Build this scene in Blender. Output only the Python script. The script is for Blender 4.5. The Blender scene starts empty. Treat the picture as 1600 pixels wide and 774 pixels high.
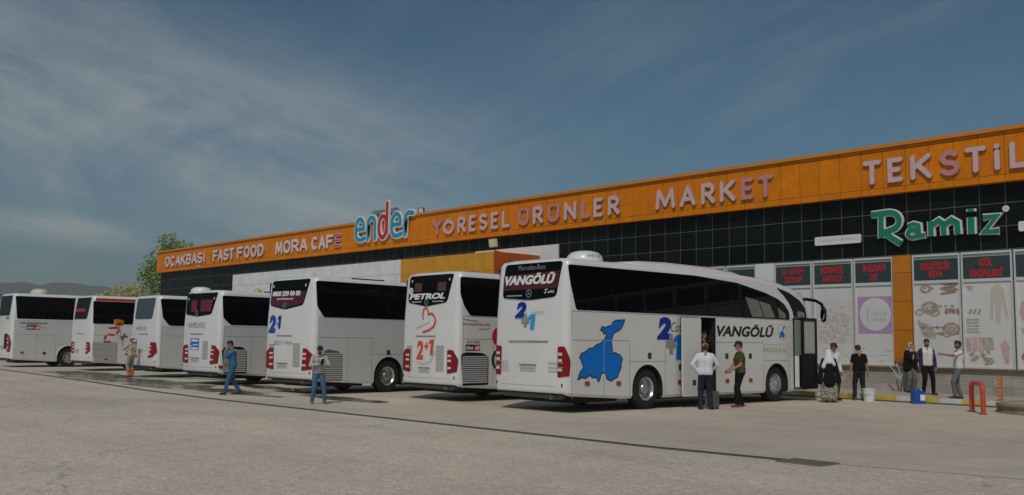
import bpy, bmesh, math, random
import numpy as np
from mathutils import Vector, Matrix
R = math.radians
random.seed(7)
sc = bpy.context.scene
COL = sc.collection

# ------------------------------------------------------------------ camera
YAW, PIT, ROL = R(47.567), R(5.5606), R(0.7146)
fw = Vector((-math.sin(YAW)*math.cos(PIT), math.cos(YAW)*math.cos(PIT), math.sin(PIT)))
rt = Vector((math.cos(YAW), math.sin(YAW), 0)); up = rt.cross(fw)
r2 = math.cos(ROL)*rt + math.sin(ROL)*up; u2 = -math.sin(ROL)*rt + math.cos(ROL)*up
cd = bpy.data.cameras.new('camera'); cam = bpy.data.objects.new('camera', cd); COL.objects.link(cam)
M = Matrix((r2, u2, -fw)).transposed().to_4x4(); M.translation = (0, 0, 1.6686); cam.matrix_world = M
cd.sensor_width = 36; cd.lens = 1507.4/1600*36; cd.clip_start = .1; cd.clip_end = 20000
sc.camera = cam

# ------------------------------------------------------------------ world, sun, exposure
SUN_AZ, SUN_EL = R(33), R(49)            # shadows run to -X/+Y
tosun = Vector((math.sin(SUN_AZ)*math.cos(SUN_EL), -math.cos(SUN_AZ)*math.cos(SUN_EL), math.sin(SUN_EL)))
sl = bpy.data.lights.new('sun', 'SUN'); sl.energy = 5.0; sl.angle = R(.53); sl.color = (1, .895, .78)
so = bpy.data.objects.new('sun', sl); COL.objects.link(so); so.rotation_euler = tosun.to_track_quat('Z', 'Y').to_euler()
so.location = tosun*60
vs = sc.view_settings; vs.view_transform = 'Standard'; vs.look = 'None'; vs.gamma = 1; vs.use_curve_mapping = False
vs.exposure = -1.62
wd = bpy.data.worlds.new('World'); sc.world = wd; wd.use_nodes = True
def build_world():
    nt = wd.node_tree; N = nt.nodes; L = nt.links; N.clear()
    out = N.new('ShaderNodeOutputWorld'); bg = N.new('ShaderNodeBackground'); bg.inputs['Strength'].default_value = .138
    sky = N.new('ShaderNodeTexSky'); sky.sky_type = 'NISHITA'; sky.sun_disc = False
    sky.sun_elevation = SUN_EL; sky.sun_rotation = math.atan2(tosun.x, tosun.y); sky.air_density = .9; sky.dust_density = 1.5; sky.ozone_density = 3.5
    tc = N.new('ShaderNodeTexCoord')
    def math_(op, a, b=None, clamp=False):
        n = N.new('ShaderNodeMath'); n.operation = op; n.use_clamp = clamp
        for i, v in ((0, a), (1, b)):
            if v is None: continue
            if isinstance(v, (int, float)): n.inputs[i].default_value = v
            else: L.new(v, n.inputs[i])
        return n.outputs[0]
    def dotc(v):
        n = N.new('ShaderNodeVectorMath'); n.operation = 'DOT_PRODUCT'; L.new(tc.outputs['Generated'], n.inputs[0]); n.inputs[1].default_value = v
        return n.outputs['Value']
    def dirpx(x, y):
        return (r2*((x-800)/1507.4) - u2*((y-387)/1507.4) + fw).normalized()
    def noise(scale, stretch, detail, rough, axis):
        # noise stretched along one compass axis of the sky
        mp = N.new('ShaderNodeMapping'); mp.vector_type = 'TEXTURE'
        L.new(tc.outputs['Generated'], mp.inputs['Vector'])
        mp.inputs['Rotation'].default_value = axis; mp.inputs['Scale'].default_value = stretch
        n = N.new('ShaderNodeTexNoise'); n.inputs['Scale'].default_value = scale; n.inputs['Detail'].default_value = detail; n.inputs['Roughness'].default_value = rough
        n.inputs['Distortion'].default_value = .6
        L.new(mp.outputs['Vector'], n.inputs['Vector']); return n.outputs['Fac']
    def sstep(v, a, b):
        n = N.new('ShaderNodeMapRange'); n.interpolation_type = 'SMOOTHSTEP'; L.new(v, n.inputs['Value'])
        n.inputs['From Min'].default_value = a; n.inputs['From Max'].default_value = b; return n.outputs['Result']
    def band(p, q, w, soft):
        a, b = dirpx(*p), dirpx(*q); nrm = a.cross(b).normalized()
        d = math_('ABSOLUTE', dotc(nrm)); return sstep(d, w+soft, w), a, b
    def along(p, q):
        a, b = dirpx(*p), dirpx(*q); t = (b-a).normalized()
        return math_('SUBTRACT', dotc(t), float(a.dot(t))), float((b-a).length)
    # cirrus: fibres run along the band between two bearings of the sky
    def cirrus(p, q, off, ks, kt, det, rough, dist=.5):
        a, b = dirpx(*p), dirpx(*q); t = (b-a).normalized(); n_ = a.cross(b).normalized()
        cb = N.new('ShaderNodeCombineXYZ'); L.new(math_('MULTIPLY', dotc(t), ks), cb.inputs[0]); L.new(math_('MULTIPLY', dotc(n_), kt), cb.inputs[1]); cb.inputs[2].default_value = off
        n = N.new('ShaderNodeTexNoise'); n.inputs['Scale'].default_value = 1; n.inputs['Detail'].default_value = det; n.inputs['Roughness'].default_value = rough; n.inputs['Distortion'].default_value = dist
        L.new(cb.outputs[0], n.inputs['Vector']); return n.outputs['Fac']
    A, B = (-100, 85), (700, 350)
    fib = cirrus(A, B, .3, 5, 34, 9, .62, .4); pat = cirrus((-100, 120), (700, 300), 5.2, 4.0, 7, 8, .62, 1.1); fine = cirrus((-100, 40), (700, 420), 4.1, 14, 60, 7, .65, .3)
    tex = math_('ADD', math_('MULTIPLY', sstep(pat, .26, .70), .66), math_('ADD', math_('MULTIPLY', sstep(fib, .3, .75), .26), math_('MULTIPLY', sstep(fine, .4, .7), .14)))
    b1, _, _ = band(A, B, .012, .15); t1, l1 = along(A, B)
    e1 = math_('MULTIPLY', sstep(t1, -.5, -.1), sstep(t1, l1+.16, l1-.12)); m1 = math_('MULTIPLY', math_('MULTIPLY', b1, e1), math_('ADD', math_('MULTIPLY', tex, .95), .05))
    b2, _, _ = band((-60, 338), (250, 380), .003, .018); t2, l2 = along((-60, 338), (250, 380))
    m2 = math_('MULTIPLY', math_('MULTIPLY', b2, sstep(t2, l2+.02, l2-.08)), math_('ADD', math_('MULTIPLY', sstep(fib, .3, .65), .45), .3))
    C2, D2 = (560, 360), (1250, 40); f2 = cirrus(C2, D2, 7.3, 5, 30, 8, .62, .5); p2 = cirrus(C2, D2, 2.3, 3, 6, 5, .55, .8)
    b3, _, _ = band(C2, D2, .01, .26); m3 = math_('MULTIPLY', math_('MULTIPLY', b3, sstep(p2, .36, .7)), math_('ADD', math_('MULTIPLY', sstep(f2, .38, .68), .14), .03))
    tot = math_('ADD', math_('ADD', math_('MULTIPLY', m1, .72), math_('MULTIPLY', m2, .75)), m3, True)
    tint = N.new('ShaderNodeMix'); tint.data_type = 'RGBA'; tint.blend_type = 'MULTIPLY'; tint.inputs['Factor'].default_value = 1; L.new(sky.outputs['Color'], tint.inputs['A']); tint.inputs['B'].default_value = SKYTINT
    mix = N.new('ShaderNodeMix'); mix.data_type = 'RGBA'; L.new(tot, mix.inputs['Factor']); L.new(tint.outputs['Result'], mix.inputs['A'])
    mix.inputs['B'].default_value = CLOUD
    L.new(mix.outputs['Result'], bg.inputs['Color']); L.new(bg.outputs['Background'], out.inputs['Surface'])
HAZE = .00036
SKYTINT = (.74, 1.02, 1.0, 1)
CLOUD = (8.3, 8.9, 8.6, 1)
build_world()

# ------------------------------------------------------------------ materials
MT = {}
def mat(name, col, rough=.6, var=.0, vscale=3.0, metal=0., bump=0., bscale=40., coat=0., spec=.5, stain=None, alpha=None):
    if name in MT: return MT[name]
    m = bpy.data.materials.new(name); m.use_nodes = True; nt = m.node_tree; N = nt.nodes; L = nt.links
    b = N['Principled BSDF']; b.inputs['Roughness'].default_value = rough; b.inputs['Metallic'].default_value = metal
    b.inputs['Base Color'].default_value = (*col, 1); b.inputs['Specular IOR Level'].default_value = spec
    if coat: b.inputs['Coat Weight'].default_value = coat; b.inputs['Coat Roughness'].default_value = .08
    if var or bump:
        tc = N.new('ShaderNodeTexCoord')
    if var:
        n = N.new('ShaderNodeTexNoise'); n.inputs['Scale'].default_value = vscale; n.inputs['Detail'].default_value = 7; n.inputs['Roughness'].default_value = .65
        L.new(tc.outputs['Object'], n.inputs['Vector'])
        mr = N.new('ShaderNodeMapRange'); mr.inputs['From Min'].default_value = .3; mr.inputs['From Max'].default_value = .7
        mr.inputs['To Min'].default_value = 1-var; mr.inputs['To Max'].default_value = 1+var*.5; L.new(n.outputs['Fac'], mr.inputs['Value'])
        mx = N.new('ShaderNodeMix'); mx.data_type = 'RGBA'; mx.blend_type = 'MULTIPLY'; mx.inputs['Factor'].default_value = 1
        mx.inputs['A'].default_value = (*col, 1); L.new(mr.outputs['Result'], mx.inputs['B']); L.new(mx.outputs['Result'], b.inputs['Base Color'])
    if bump:
        n2 = N.new('ShaderNodeTexNoise'); n2.inputs['Scale'].default_value = bscale; n2.inputs['Detail'].default_value = 5
        L.new(tc.outputs['Object'], n2.inputs['Vector']); bp = N.new('ShaderNodeBump'); bp.inputs['Strength'].default_value = bump; bp.inputs['Distance'].default_value = .02
        L.new(n2.outputs['Fac'], bp.inputs['Height']); L.new(bp.outputs['Normal'], b.inputs['Normal'])
    MT[name] = m; return m
def tilemat(name, col, line, bw, rh, ox, oz, mortar, rough, var=.15, spec=.5, axis='xz', mott=.82):
    m = bpy.data.materials.new(name); m.use_nodes = True; nt = m.node_tree; N = nt.nodes; L = nt.links
    b = N['Principled BSDF']; b.inputs['Roughness'].default_value = rough; b.inputs['Specular IOR Level'].default_value = spec
    tc = N.new('ShaderNodeTexCoord'); sp = N.new('ShaderNodeSeparateXYZ'); L.new(tc.outputs['Object'], sp.inputs[0])
    cb = N.new('ShaderNodeCombineXYZ'); L.new(sp.outputs['X' if axis[0] == 'x' else 'Y'], cb.inputs[0]); L.new(sp.outputs['Z'], cb.inputs[1])
    mp = N.new('ShaderNodeMapping'); mp.inputs['Location'].default_value = (-ox, -oz, 0); L.new(cb.outputs[0], mp.inputs['Vector'])
    br = N.new('ShaderNodeTexBrick'); br.offset = 0; br.squash = 1; br.inputs['Scale'].default_value = 1
    br.inputs['Brick Width'].default_value = bw; br.inputs['Row Height'].default_value = rh; br.inputs['Mortar Size'].default_value = mortar; br.inputs['Mortar Smooth'].default_value = .1
    lo = tuple(c*(1-var) for c in col); hi = tuple(min(1, c*(1+var)) for c in col)
    br.inputs['Color1'].default_value = (*lo, 1); br.inputs['Color2'].default_value = (*hi, 1); br.inputs['Mortar'].default_value = (*line, 1); br.inputs['Bias'].default_value = 0
    L.new(mp.outputs[0], br.inputs['Vector'])
    n = N.new('ShaderNodeTexNoise'); n.inputs['Scale'].default_value = 2.2; n.inputs['Detail'].default_value = 8; n.inputs['Roughness'].default_value = .7; L.new(tc.outputs['Object'], n.inputs['Vector'])
    mr = N.new('ShaderNodeMapRange'); mr.inputs['From Min'].default_value = .3; mr.inputs['From Max'].default_value = .72; mr.inputs['To Min'].default_value = mott; mr.inputs['To Max'].default_value = 1.08; L.new(n.outputs['Fac'], mr.inputs['Value'])
    mx = N.new('ShaderNodeMix'); mx.data_type = 'RGBA'; mx.blend_type = 'MULTIPLY'; mx.inputs['Factor'].default_value = 1
    L.new(br.outputs['Color'], mx.inputs['A']); L.new(mr.outputs['Result'], mx.inputs['B']); L.new(mx.outputs['Result'], b.inputs['Base Color'])
    bp = N.new('ShaderNodeBump'); bp.inputs['Strength'].default_value = .5; bp.inputs['Distance'].default_value = .01; bp.invert = True
    L.new(br.outputs['Fac'], bp.inputs['Height']); L.new(bp.outputs['Normal'], b.inputs['Normal'])
    MT[name] = m; return m
white = mat('coach_white_paint', (.80, .80, .81), .24, .05, 1.3, coat=.6)
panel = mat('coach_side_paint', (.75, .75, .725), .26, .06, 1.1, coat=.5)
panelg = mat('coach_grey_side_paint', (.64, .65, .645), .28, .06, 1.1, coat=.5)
under = mat('underbody_black', (.012, .012, .012), .8)
glass = mat('tinted_glass', (.002, .002, .003), .03, spec=.12)
glassb = mat('rear_glass_blue_reflection', (.05, .075, .09), .05, spec=.6)  # blue reflection on the glass put into its base colour
glassg = mat('front_glass_green_lit', (.20, .25, .22), .06, spec=.6)  # green tint, with light seen through it put into the opaque colour
rubber = mat('tyre_rubber', (.012, .012, .012), .75)
steel = mat('wheel_steel', (.62, .62, .63), .28, .2, 9, metal=.85)
redlens = mat('red_lens', (.25, .005, .009), .15, spec=.35)
whitelens = mat('clear_lens', (.75, .68, .62), .15)
amber = mat('amber_lens', (.5, .1, .03), .2)
black = mat('black_plastic', (.006, .006, .007), .4, spec=.2)
seamm = mat('panel_gap', (.30, .30, .295), .6)
dkgrey = mat('dark_grey_print', (.022, .024, .028), .5, spec=.2)
grey = mat('grey_print', (.30, .30, .29), .5)
ltgrey = mat('light_grey_print', (.55, .55, .56), .5)
wprint = mat('white_print', (.82, .82, .82), .5)
blued = mat('dark_blue_print', (.008, .03, .34), .4, spec=.2)
bluem = mat('mid_blue_print', (.006, .18, .64), .4, spec=.2)
bluel = mat('light_blue_print', (.03, .36, .80), .4, spec=.2)
redp = mat('red_print', (.55, .015, .02), .4)
orangep = mat('orange_red_print', (.72, .09, .03), .4)
maroon = mat('maroon_blind', (.085, .008, .02), .35)
chrome = mat('chrome', (.75, .75, .75), .15, metal=1.)
skin = mat('skin', (.42, .22, .14), .55)
skind = mat('skin_tanned', (.30, .15, .09), .55)
hairk = mat('dark_hair', (.012, .009, .008), .6)

# ------------------------------------------------------------------ mesh helpers
class MB:
    def __init__(s): s.v = []; s.f = []; s.m = []
    def add(s, vs, fs, mi=0):
        o = len(s.v); s.v += [tuple(map(float, v)) for v in vs]; s.f += [tuple(i+o for i in f) for f in fs]; s.m += [mi]*len(fs); return s
    def box(s, x0, x1, y0, y1, z0, z1, mi=0, fn=None):
        vs = [(x, y, z) for z in (z0, z1) for y in (y0, y1) for x in (x0, x1)]
        if fn: vs = [fn(*v) for v in vs]
        return s.add(vs, [(0, 2, 3, 1), (4, 5, 7, 6), (0, 1, 5, 4), (2, 6, 7, 3), (0, 4, 6, 2), (1, 3, 7, 5)], mi)
    def prism(s, poly, fn, d0, d1, mi=0):
        n = len(poly); vs = [fn(u, v, d0) for u, v in poly] + [fn(u, v, d1) for u, v in poly]
        return s.add(vs, [tuple(range(n))[::-1], tuple(range(n, 2*n))] + [(i, (i+1) % n, n+(i+1) % n, n+i) for i in range(n)], mi)
    def tube(s, pts, r, mi=0, n=10, cap=True):
        pts = [Vector(p) for p in pts]; rs = r if isinstance(r, (list, tuple)) else [r]*len(pts)
        rings = []; prev = None
        for i, p in enumerate(pts):
            t = (pts[min(i+1, len(pts)-1)] - pts[max(i-1, 0)]).normalized()
            a = prev if prev else (Vector((0, 0, 1)) if abs(t.z) < .9 else Vector((1, 0, 0)))
            b = t.cross(a).normalized(); a = b.cross(t).normalized(); prev = a
            rings.append([p + rs[i]*(math.cos(2*math.pi*k/n)*a + math.sin(2*math.pi*k/n)*b) for k in range(n)])
        vs = [v for g in rings for v in g]; fs = [(i*n+k, i*n+(k+1) % n, (i+1)*n+(k+1) % n, (i+1)*n+k) for i in range(len(pts)-1) for k in range(n)]
        if cap: fs += [tuple(range(n))[::-1], tuple((len(pts)-1)*n+k for k in range(n))]
        return s.add(vs, fs, mi)
    def lathe(s, prof, fn, n=32, mi=0, start=True):
        # prof: (radius, height) pairs; fn maps (a, b, h) to space
        vs = [fn(r*math.cos(2*math.pi*k/n), r*math.sin(2*math.pi*k/n), h) for r, h in prof for k in range(n)]
        fs = [(i*n+k, i*n+(k+1) % n, (i+1)*n+(k+1) % n, (i+1)*n+k) for i in range(len(prof)-1) for k in range(n)]
        fs += ([tuple(range(n))[::-1]] if start else []) + [tuple((len(prof)-1)*n+k for k in range(n))]
        return s.add(vs, fs, mi)
    def build(s, name, mats, parent=None, smooth=None, loc=None, rotz=0):
        me = bpy.data.meshes.new(name); me.from_pydata(s.v, [], s.f)
        for m in (mats if isinstance(mats, (list, tuple)) else [mats]): me.materials.append(m)
        me.polygons.foreach_set('material_index', s.m)
        bm = bmesh.new(); bm.from_mesh(me); bmesh.ops.recalc_face_normals(bm, faces=bm.faces); bm.to_mesh(me); bm.free()
        if smooth is not None: shade(me, smooth)
        return link(name, me, parent, loc, rotz)
def shade(me, ang):
    me.polygons.foreach_set('use_smooth', [True]*len(me.polygons)); me.set_sharp_from_angle(angle=R(ang))
def link(name, me, parent=None, loc=None, rotz=0):
    o = bpy.data.objects.new(name, me); COL.objects.link(o)
    if parent: o.parent = parent
    if loc is not None: o.location = loc
    if rotz: o.rotation_euler.z = rotz
    return o
def tag(o, label=None, cat=None, group=None, kind=None):
    if label: o['label'] = label
    if cat: o['category'] = cat
    if group: o['group'] = group
    if kind: o['kind'] = kind
    return o
def empty(name, loc, rz=0, label=None, cat=None, group=None):
    o = bpy.data.objects.new(name, None); COL.objects.link(o); o.location = loc; o.rotation_euler.z = rz; o.empty_display_size = .2
    return tag(o, label, cat, group)
def rrect(u0, u1, v0, v1, r=.05, n=5):
    out = []
    for cx, cy, a0 in ((u1-r, v1-r, 0), (u0+r, v1-r, 90), (u0+r, v0+r, 180), (u1-r, v0+r, 270)):
        for k in range(n+1): a = R(a0+90*k/n); out.append((cx+r*math.cos(a), cy+r*math.sin(a)))
    return out
def rpoly(pts, r=.06, n=4):
    # round the corners of a polygon
    out = []; P = [Vector(p) for p in pts]
    for i in range(len(P)):
        a, b, c = P[i-1], P[i], P[(i+1) % len(P)]
        d1, d2 = (a-b), (c-b); k = min(r, d1.length*.45, d2.length*.45)
        s, e = b+d1.normalized()*k, b+d2.normalized()*k
        for j in range(n+1):
            t = j/n; q = (1-t)**2*s + 2*t*(1-t)*b + t*t*e; out.append((q.x, q.y))
    return out
def ellip(cx, cy, a, b, n=28): return [(cx+a*math.cos(2*math.pi*k/n), cy+b*math.sin(2*math.pi*k/n)) for k in range(n)]
def ring2d(mb, cx, cy, ro, ri, fn, d0, d1, mi=0, n=28, sy=1., a0=0, a1=360):
    for k in range(n):
        a, b = R(a0+(a1-a0)*k/n), R(a0+(a1-a0)*(k+1)/n)
        mb.prism([(cx+ri*math.cos(a), cy+ri*sy*math.sin(a)), (cx+ro*math.cos(a), cy+ro*sy*math.sin(a)), (cx+ro*math.cos(b), cy+ro*sy*math.sin(b)), (cx+ri*math.cos(b), cy+ri*sy*math.sin(b))], fn, d0, d1, mi)
def stroke2d(mb, pts, w, fn, d0, d1, mi=0, n=6):
    # a stroke with round ends, one outline per polyline
    P = [Vector(p) for p in pts]; L = []; Rr = []
    def nrm(a, b): t = (b-a).normalized(); return Vector((-t.y, t.x))
    closed = (P[0]-P[-1]).length < 1e-5
    for i, p in enumerate(P):
        if closed and i in (0, len(P)-1): n1, n2 = nrm(P[-2], P[0]), nrm(P[0], P[1])
        else: n1 = nrm(P[max(i-1, 0)], P[max(i, 1)]); n2 = nrm(P[min(i, len(P)-2)], P[min(i+1, len(P)-1)])
        m = (n1+n2); m = m.normalized() if m.length > 1e-4 else n1; k = 1/max(.6, m.dot(n1))
        L.append(p+m*w/2*k); Rr.append(p-m*w/2*k)
    if closed:
        for i in range(len(P)-1): mb.prism([tuple(L[i]), tuple(L[i+1]), tuple(Rr[i+1]), tuple(Rr[i])], fn, d0, d1, mi)
        return
    out = [tuple(q) for q in L]
    nn = nrm(P[-2], P[-1]); a0 = math.atan2(nn.y, nn.x)
    if n: out += [tuple(P[-1]+Vector((math.cos(a0-math.pi*k/n), math.sin(a0-math.pi*k/n)))*w/2) for k in range(1, n)]
    out += [tuple(q) for q in Rr[::-1]]
    nn = nrm(P[0], P[1]); a0 = math.atan2(-nn.y, -nn.x)
    if n: out += [tuple(P[0]+Vector((math.cos(a0-math.pi*k/n), math.sin(a0-math.pi*k/n)))*w/2) for k in range(1, n)]
    # drop near-duplicate points
    res = []
    for q in out:
        if not res or (Vector(q)-Vector(res[-1])).length > 1e-4: res.append(q)
    mb.prism(res, fn, d0, d1, mi)
def text(name, body, rect, fn, mats, parent=None, bold=0., shear=0., depth=.004, base=.004):
    cu = bpy.data.curves.new(name, 'FONT'); cu.body = body; cu.extrude = .01; cu.offset = bold; cu.shear = shear; cu.resolution_u = 3
    o = bpy.data.objects.new(name, cu); COL.objects.link(o); bpy.context.view_layer.update()
    dg = bpy.context.evaluated_depsgraph_get(); me = bpy.data.meshes.new_from_object(o.evaluated_get(dg)); bpy.data.objects.remove(o); bpy.data.curves.remove(cu)
    n = len(me.vertices); co = np.empty(n*3); me.vertices.foreach_get('co', co); co = co.reshape(-1, 3)
    lo, hi = co.min(0), co.max(0); u0, u1, v0, v1 = rect
    U = u0+(co[:, 0]-lo[0])/(hi[0]-lo[0])*(u1-u0); V = v0+(co[:, 1]-lo[1])/(hi[1]-lo[1])*(v1-v0); D = base+depth*(co[:, 2]-lo[2])/max(1e-6, hi[2]-lo[2])
    for i, vv in enumerate(me.vertices): vv.co = fn(U[i], V[i], D[i])
    me.materials.clear(); me.materials.append(mats)
    me.polygons.foreach_set('material_index', [0]*len(me.polygons)); me.polygons.foreach_set('use_smooth', [False]*len(me.polygons))
    return link(name, me, parent)
# ------------------------------------------------------------------ ground
def groundmat(name, base, speck, smooth=False):
    m = bpy.data.materials.new(name); m.use_nodes = True; nt = m.node_tree; N = nt.nodes; L = nt.links
    b = N['Principled BSDF']; b.inputs['Roughness'].default_value = .85; b.inputs['Specular IOR Level'].default_value = .3
    tc = N.new('ShaderNodeTexCoord')
    def nz(scale, det, rough, sc=None, dist=0):
        n = N.new('ShaderNodeTexNoise'); n.inputs['Scale'].default_value = scale; n.inputs['Detail'].default_value = det; n.inputs['Roughness'].default_value = rough; n.inputs['Distortion'].default_value = dist
        if sc:
            mp = N.new('ShaderNodeMapping'); mp.inputs['Scale'].default_value = sc; mp.inputs['Rotation'].default_value = (0, 0, R(-8)); L.new(tc.outputs['Object'], mp.inputs[0]); L.new(mp.outputs[0], n.inputs['Vector'])
        else: L.new(tc.outputs['Object'], n.inputs['Vector'])
        return n.outputs['Fac']
    def rng(v, a, b_, c, d, st='LINEAR'):
        n = N.new('ShaderNodeMapRange'); n.interpolation_type = st; L.new(v, n.inputs['Value'])
        for k, x in zip(('From Min', 'From Max', 'To Min', 'To Max'), (a, b_, c, d)): n.inputs[k].default_value = x
        return n.outputs['Result']
    def mul(a, f):
        n = N.new('ShaderNodeMix'); n.data_type = 'RGBA'; n.blend_type = 'MULTIPLY'; n.inputs['Factor'].default_value = 1; L.new(a, n.inputs['A']); L.new(f, n.inputs['B']); return n.outputs['Result']
    def mixc(f, a, col):
        n = N.new('ShaderNodeMix'); n.data_type = 'RGBA'; L.new(f, n.inputs['Factor']); L.new(a, n.inputs['A']); n.inputs['B'].default_value = (*col, 1); return n.outputs['Result']
    rgb = N.new('ShaderNodeRGB'); rgb.outputs[0].default_value = (*base, 1)
    c = rgb.outputs[0]
    c = mul(c, rng(nz(.11, 8, .62, None, .8), .3, .7, .84, 1.12))       # broad worn patches
    c = mul(c, rng(nz(.9, 8, .7), .3, .72, .9, 1.08))
    c = mul(c, rng(nz(.35, 5, .6, (.25, 2.2, 1)), .35, .7, .93, 1.05))  # streaks left by traffic
    fine = nz(26 if smooth else 17, 7, .85)
    c = mul(c, rng(nz(6.5, 5, .75), .32, .68, 1-speck*.45, 1+speck*.3))
    c = mul(c, rng(fine, .3, .7, 1-speck, 1+speck*.6))
    if not smooth:
        ck = N.new('ShaderNodeTexVoronoi'); ck.feature = 'DISTANCE_TO_EDGE'; ck.inputs['Scale'].default_value = .13; ck.inputs['Randomness'].default_value = 1
        vm = N.new('ShaderNodeVectorMath'); vm.operation = 'ADD'; dn = N.new('ShaderNodeTexNoise'); dn.inputs['Scale'].default_value = 1.3; dn.inputs['Detail'].default_value = 6; L.new(tc.outputs['Object'], dn.inputs['Vector']); L.new(tc.outputs['Object'], vm.inputs[0]); L.new(dn.outputs['Color'], vm.inputs[1]); L.new(vm.outputs[0], ck.inputs['Vector'])
        c = mixc(rng(ck.outputs['Distance'], .0, .004, .4, 0), c, (.16, .14, .115))   # hairline cracks
        c = mixc(rng(nz(.28, 6, .65, (.35, 2.6, 1), .5), .6, .72, 0, .3, 'SMOOTHSTEP'), c, (.30, .265, .22))   # rubber and dirt drawn out by wheels
        v = N.new('ShaderNodeTexVoronoi'); v.inputs['Scale'].default_value = 17; L.new(tc.outputs['Object'], v.inputs['Vector'])
        c = mixc(rng(v.outputs['Distance'], .14, .24, .7, 0), c, (.20, .175, .145))   # dark stones in the surface
        v2 = N.new('ShaderNodeTexVoronoi'); v2.inputs['Scale'].default_value = 24; L.new(tc.outputs['Object'], v2.inputs['Vector'])
        c = mixc(rng(v2.outputs['Distance'], .1, .2, .35, 0), c, (.66, .61, .53))
    else:
        # slab joints and oil drips
        c = mixc(rng(nz(.45, 9, .75, None, 1.2), .62, .74, 0, .55, 'SMOOTHSTEP'), c, (.10, .095, .085))
        # wet patches with their own outlines where coaches have been washed
        sp = N.new('ShaderNodeSeparateXYZ'); L.new(tc.outputs['Object'], sp.inputs[0])
        def gauss(cx, cy, sx, sy):
            vm = N.new('ShaderNodeVectorMath'); vm.operation = 'SUBTRACT'; L.new(tc.outputs['Object'], vm.inputs[0]); vm.inputs[1].default_value = (cx, cy, 0)
            v2 = N.new('ShaderNodeVectorMath'); v2.operation = 'MULTIPLY'; L.new(vm.outputs[0], v2.inputs[0]); v2.inputs[1].default_value = (1/sx, 1/sy, 0)
            l = N.new('ShaderNodeVectorMath'); l.operation = 'LENGTH'; L.new(v2.outputs[0], l.inputs[0]); return l.outputs['Value']
        wet = None
        for g in ((-37.5, 14.4, 7, 1.3), (-44, 15.0, 5, 1.2), (-29.3, 14.1, 3.2, .75), (-30, 16.3, 3, .6), (-23.4, 15.0, 2.2, .6), (-26.6, 13.9, 2.0, .4), (-33, 13.3, 2.5, .35)):
            d = gauss(*g); ad = N.new('ShaderNodeMath'); ad.operation = 'ADD'; L.new(d, ad.inputs[0]); L.new(rng(nz(.8, 7, .7), .3, .7, -.5, .5), ad.inputs[1])
            w = rng(ad.outputs[0], .75, 1.05, 1, 0, 'SMOOTHSTEP')
            if wet is None: wet = w
            else:
                mx = N.new('ShaderNodeMath'); mx.operation = 'MAXIMUM'; L.new(wet, mx.inputs[0]); L.new(w, mx.inputs[1]); wet = mx.outputs[0]
        f = N.new('ShaderNodeMath'); f.operation = 'MULTIPLY'; L.new(wet, f.inputs[0]); f.inputs[1].default_value = .9
        c = mixc(f.outputs[0], c, (.075, .066, .048)); L.new(rng(wet, 0, 1, .85, .16), b.inputs['Roughness'])
    L.new(c, b.inputs['Base Color'])
    bp = N.new('ShaderNodeBump'); bp.inputs['Strength'].default_value = .25 if smooth else .6; bp.inputs['Distance'].default_value = .01; L.new(fine, bp.inputs['Height']); L.new(bp.outputs['Normal'], b.inputs['Normal'])
    return m
gm = groundmat('worn_asphalt', (.73, .64, .52), .44)
am = groundmat('worn_concrete', (.62, .55, .45), .16, True)
g = MB(); g.add([(-4000, -1500, 0), (1500, -1500, 0), (1500, 4000, 0), (-4000, 4000, 0)], [(0, 1, 2, 3)]); tag(g.build('ground', gm), kind='structure')
edge = [(-90, 16.9), (-52, 13.7), (-37.5, 12.8), (-30, 12.15), (-25, 12.0), (-20.8, 12.08), (-13.3, 12.28), (-10, 12.36), (-7.7, 12.6)]
g = MB(); poly = edge + [(-5, 13.2), (6, 15.5), (6, 31.9), (-90, 31.9)]
g.add([(x, y, .004) for x, y in poly], [tuple(range(len(poly)))]); tag(g.build('concrete_apron', am), kind='structure')
# slot drain with its end grate
dm = mat('drain_iron', (.21, .185, .15), .7, .3, 8); dd = mat('drain_slot', (.055, .05, .045), .9)
dr = empty('drain', (-7.7, 12.6, 0), 0, 'long narrow drain line across the worn lot, ending in a wider rusty grate', 'drain')
mb = MB(); mb2 = MB()
for (x0, y0), (x1, y1) in zip(edge[:-1], edge[1:]):
    n = Vector((-(y1-y0), x1-x0)).normalized()*.1
    for m_, w, z in ((mb, 1., .009), (mb2, .3, .013)):
        m_.add([(x0-n.x*w+7.7, y0-n.y*w-12.6, z), (x1-n.x*w+7.7, y1-n.y*w-12.6, z), (x1+n.x*w+7.7, y1+n.y*w-12.6, z), (x0+n.x*w+7.7, y0+n.y*w-12.6, z)], [(0, 1, 2, 3)])
mb.build('channel', dm, dr); mb2.build('slot', dd, dr)
mb = MB(); mb.box(-.1, .62, -.32, .22, .0, .016)
for k in range(12): mb.box(-.06+k*.055, -.03+k*.055, -.28, .18, .016, .024)
mb.build('grate', dm, dr)

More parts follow.
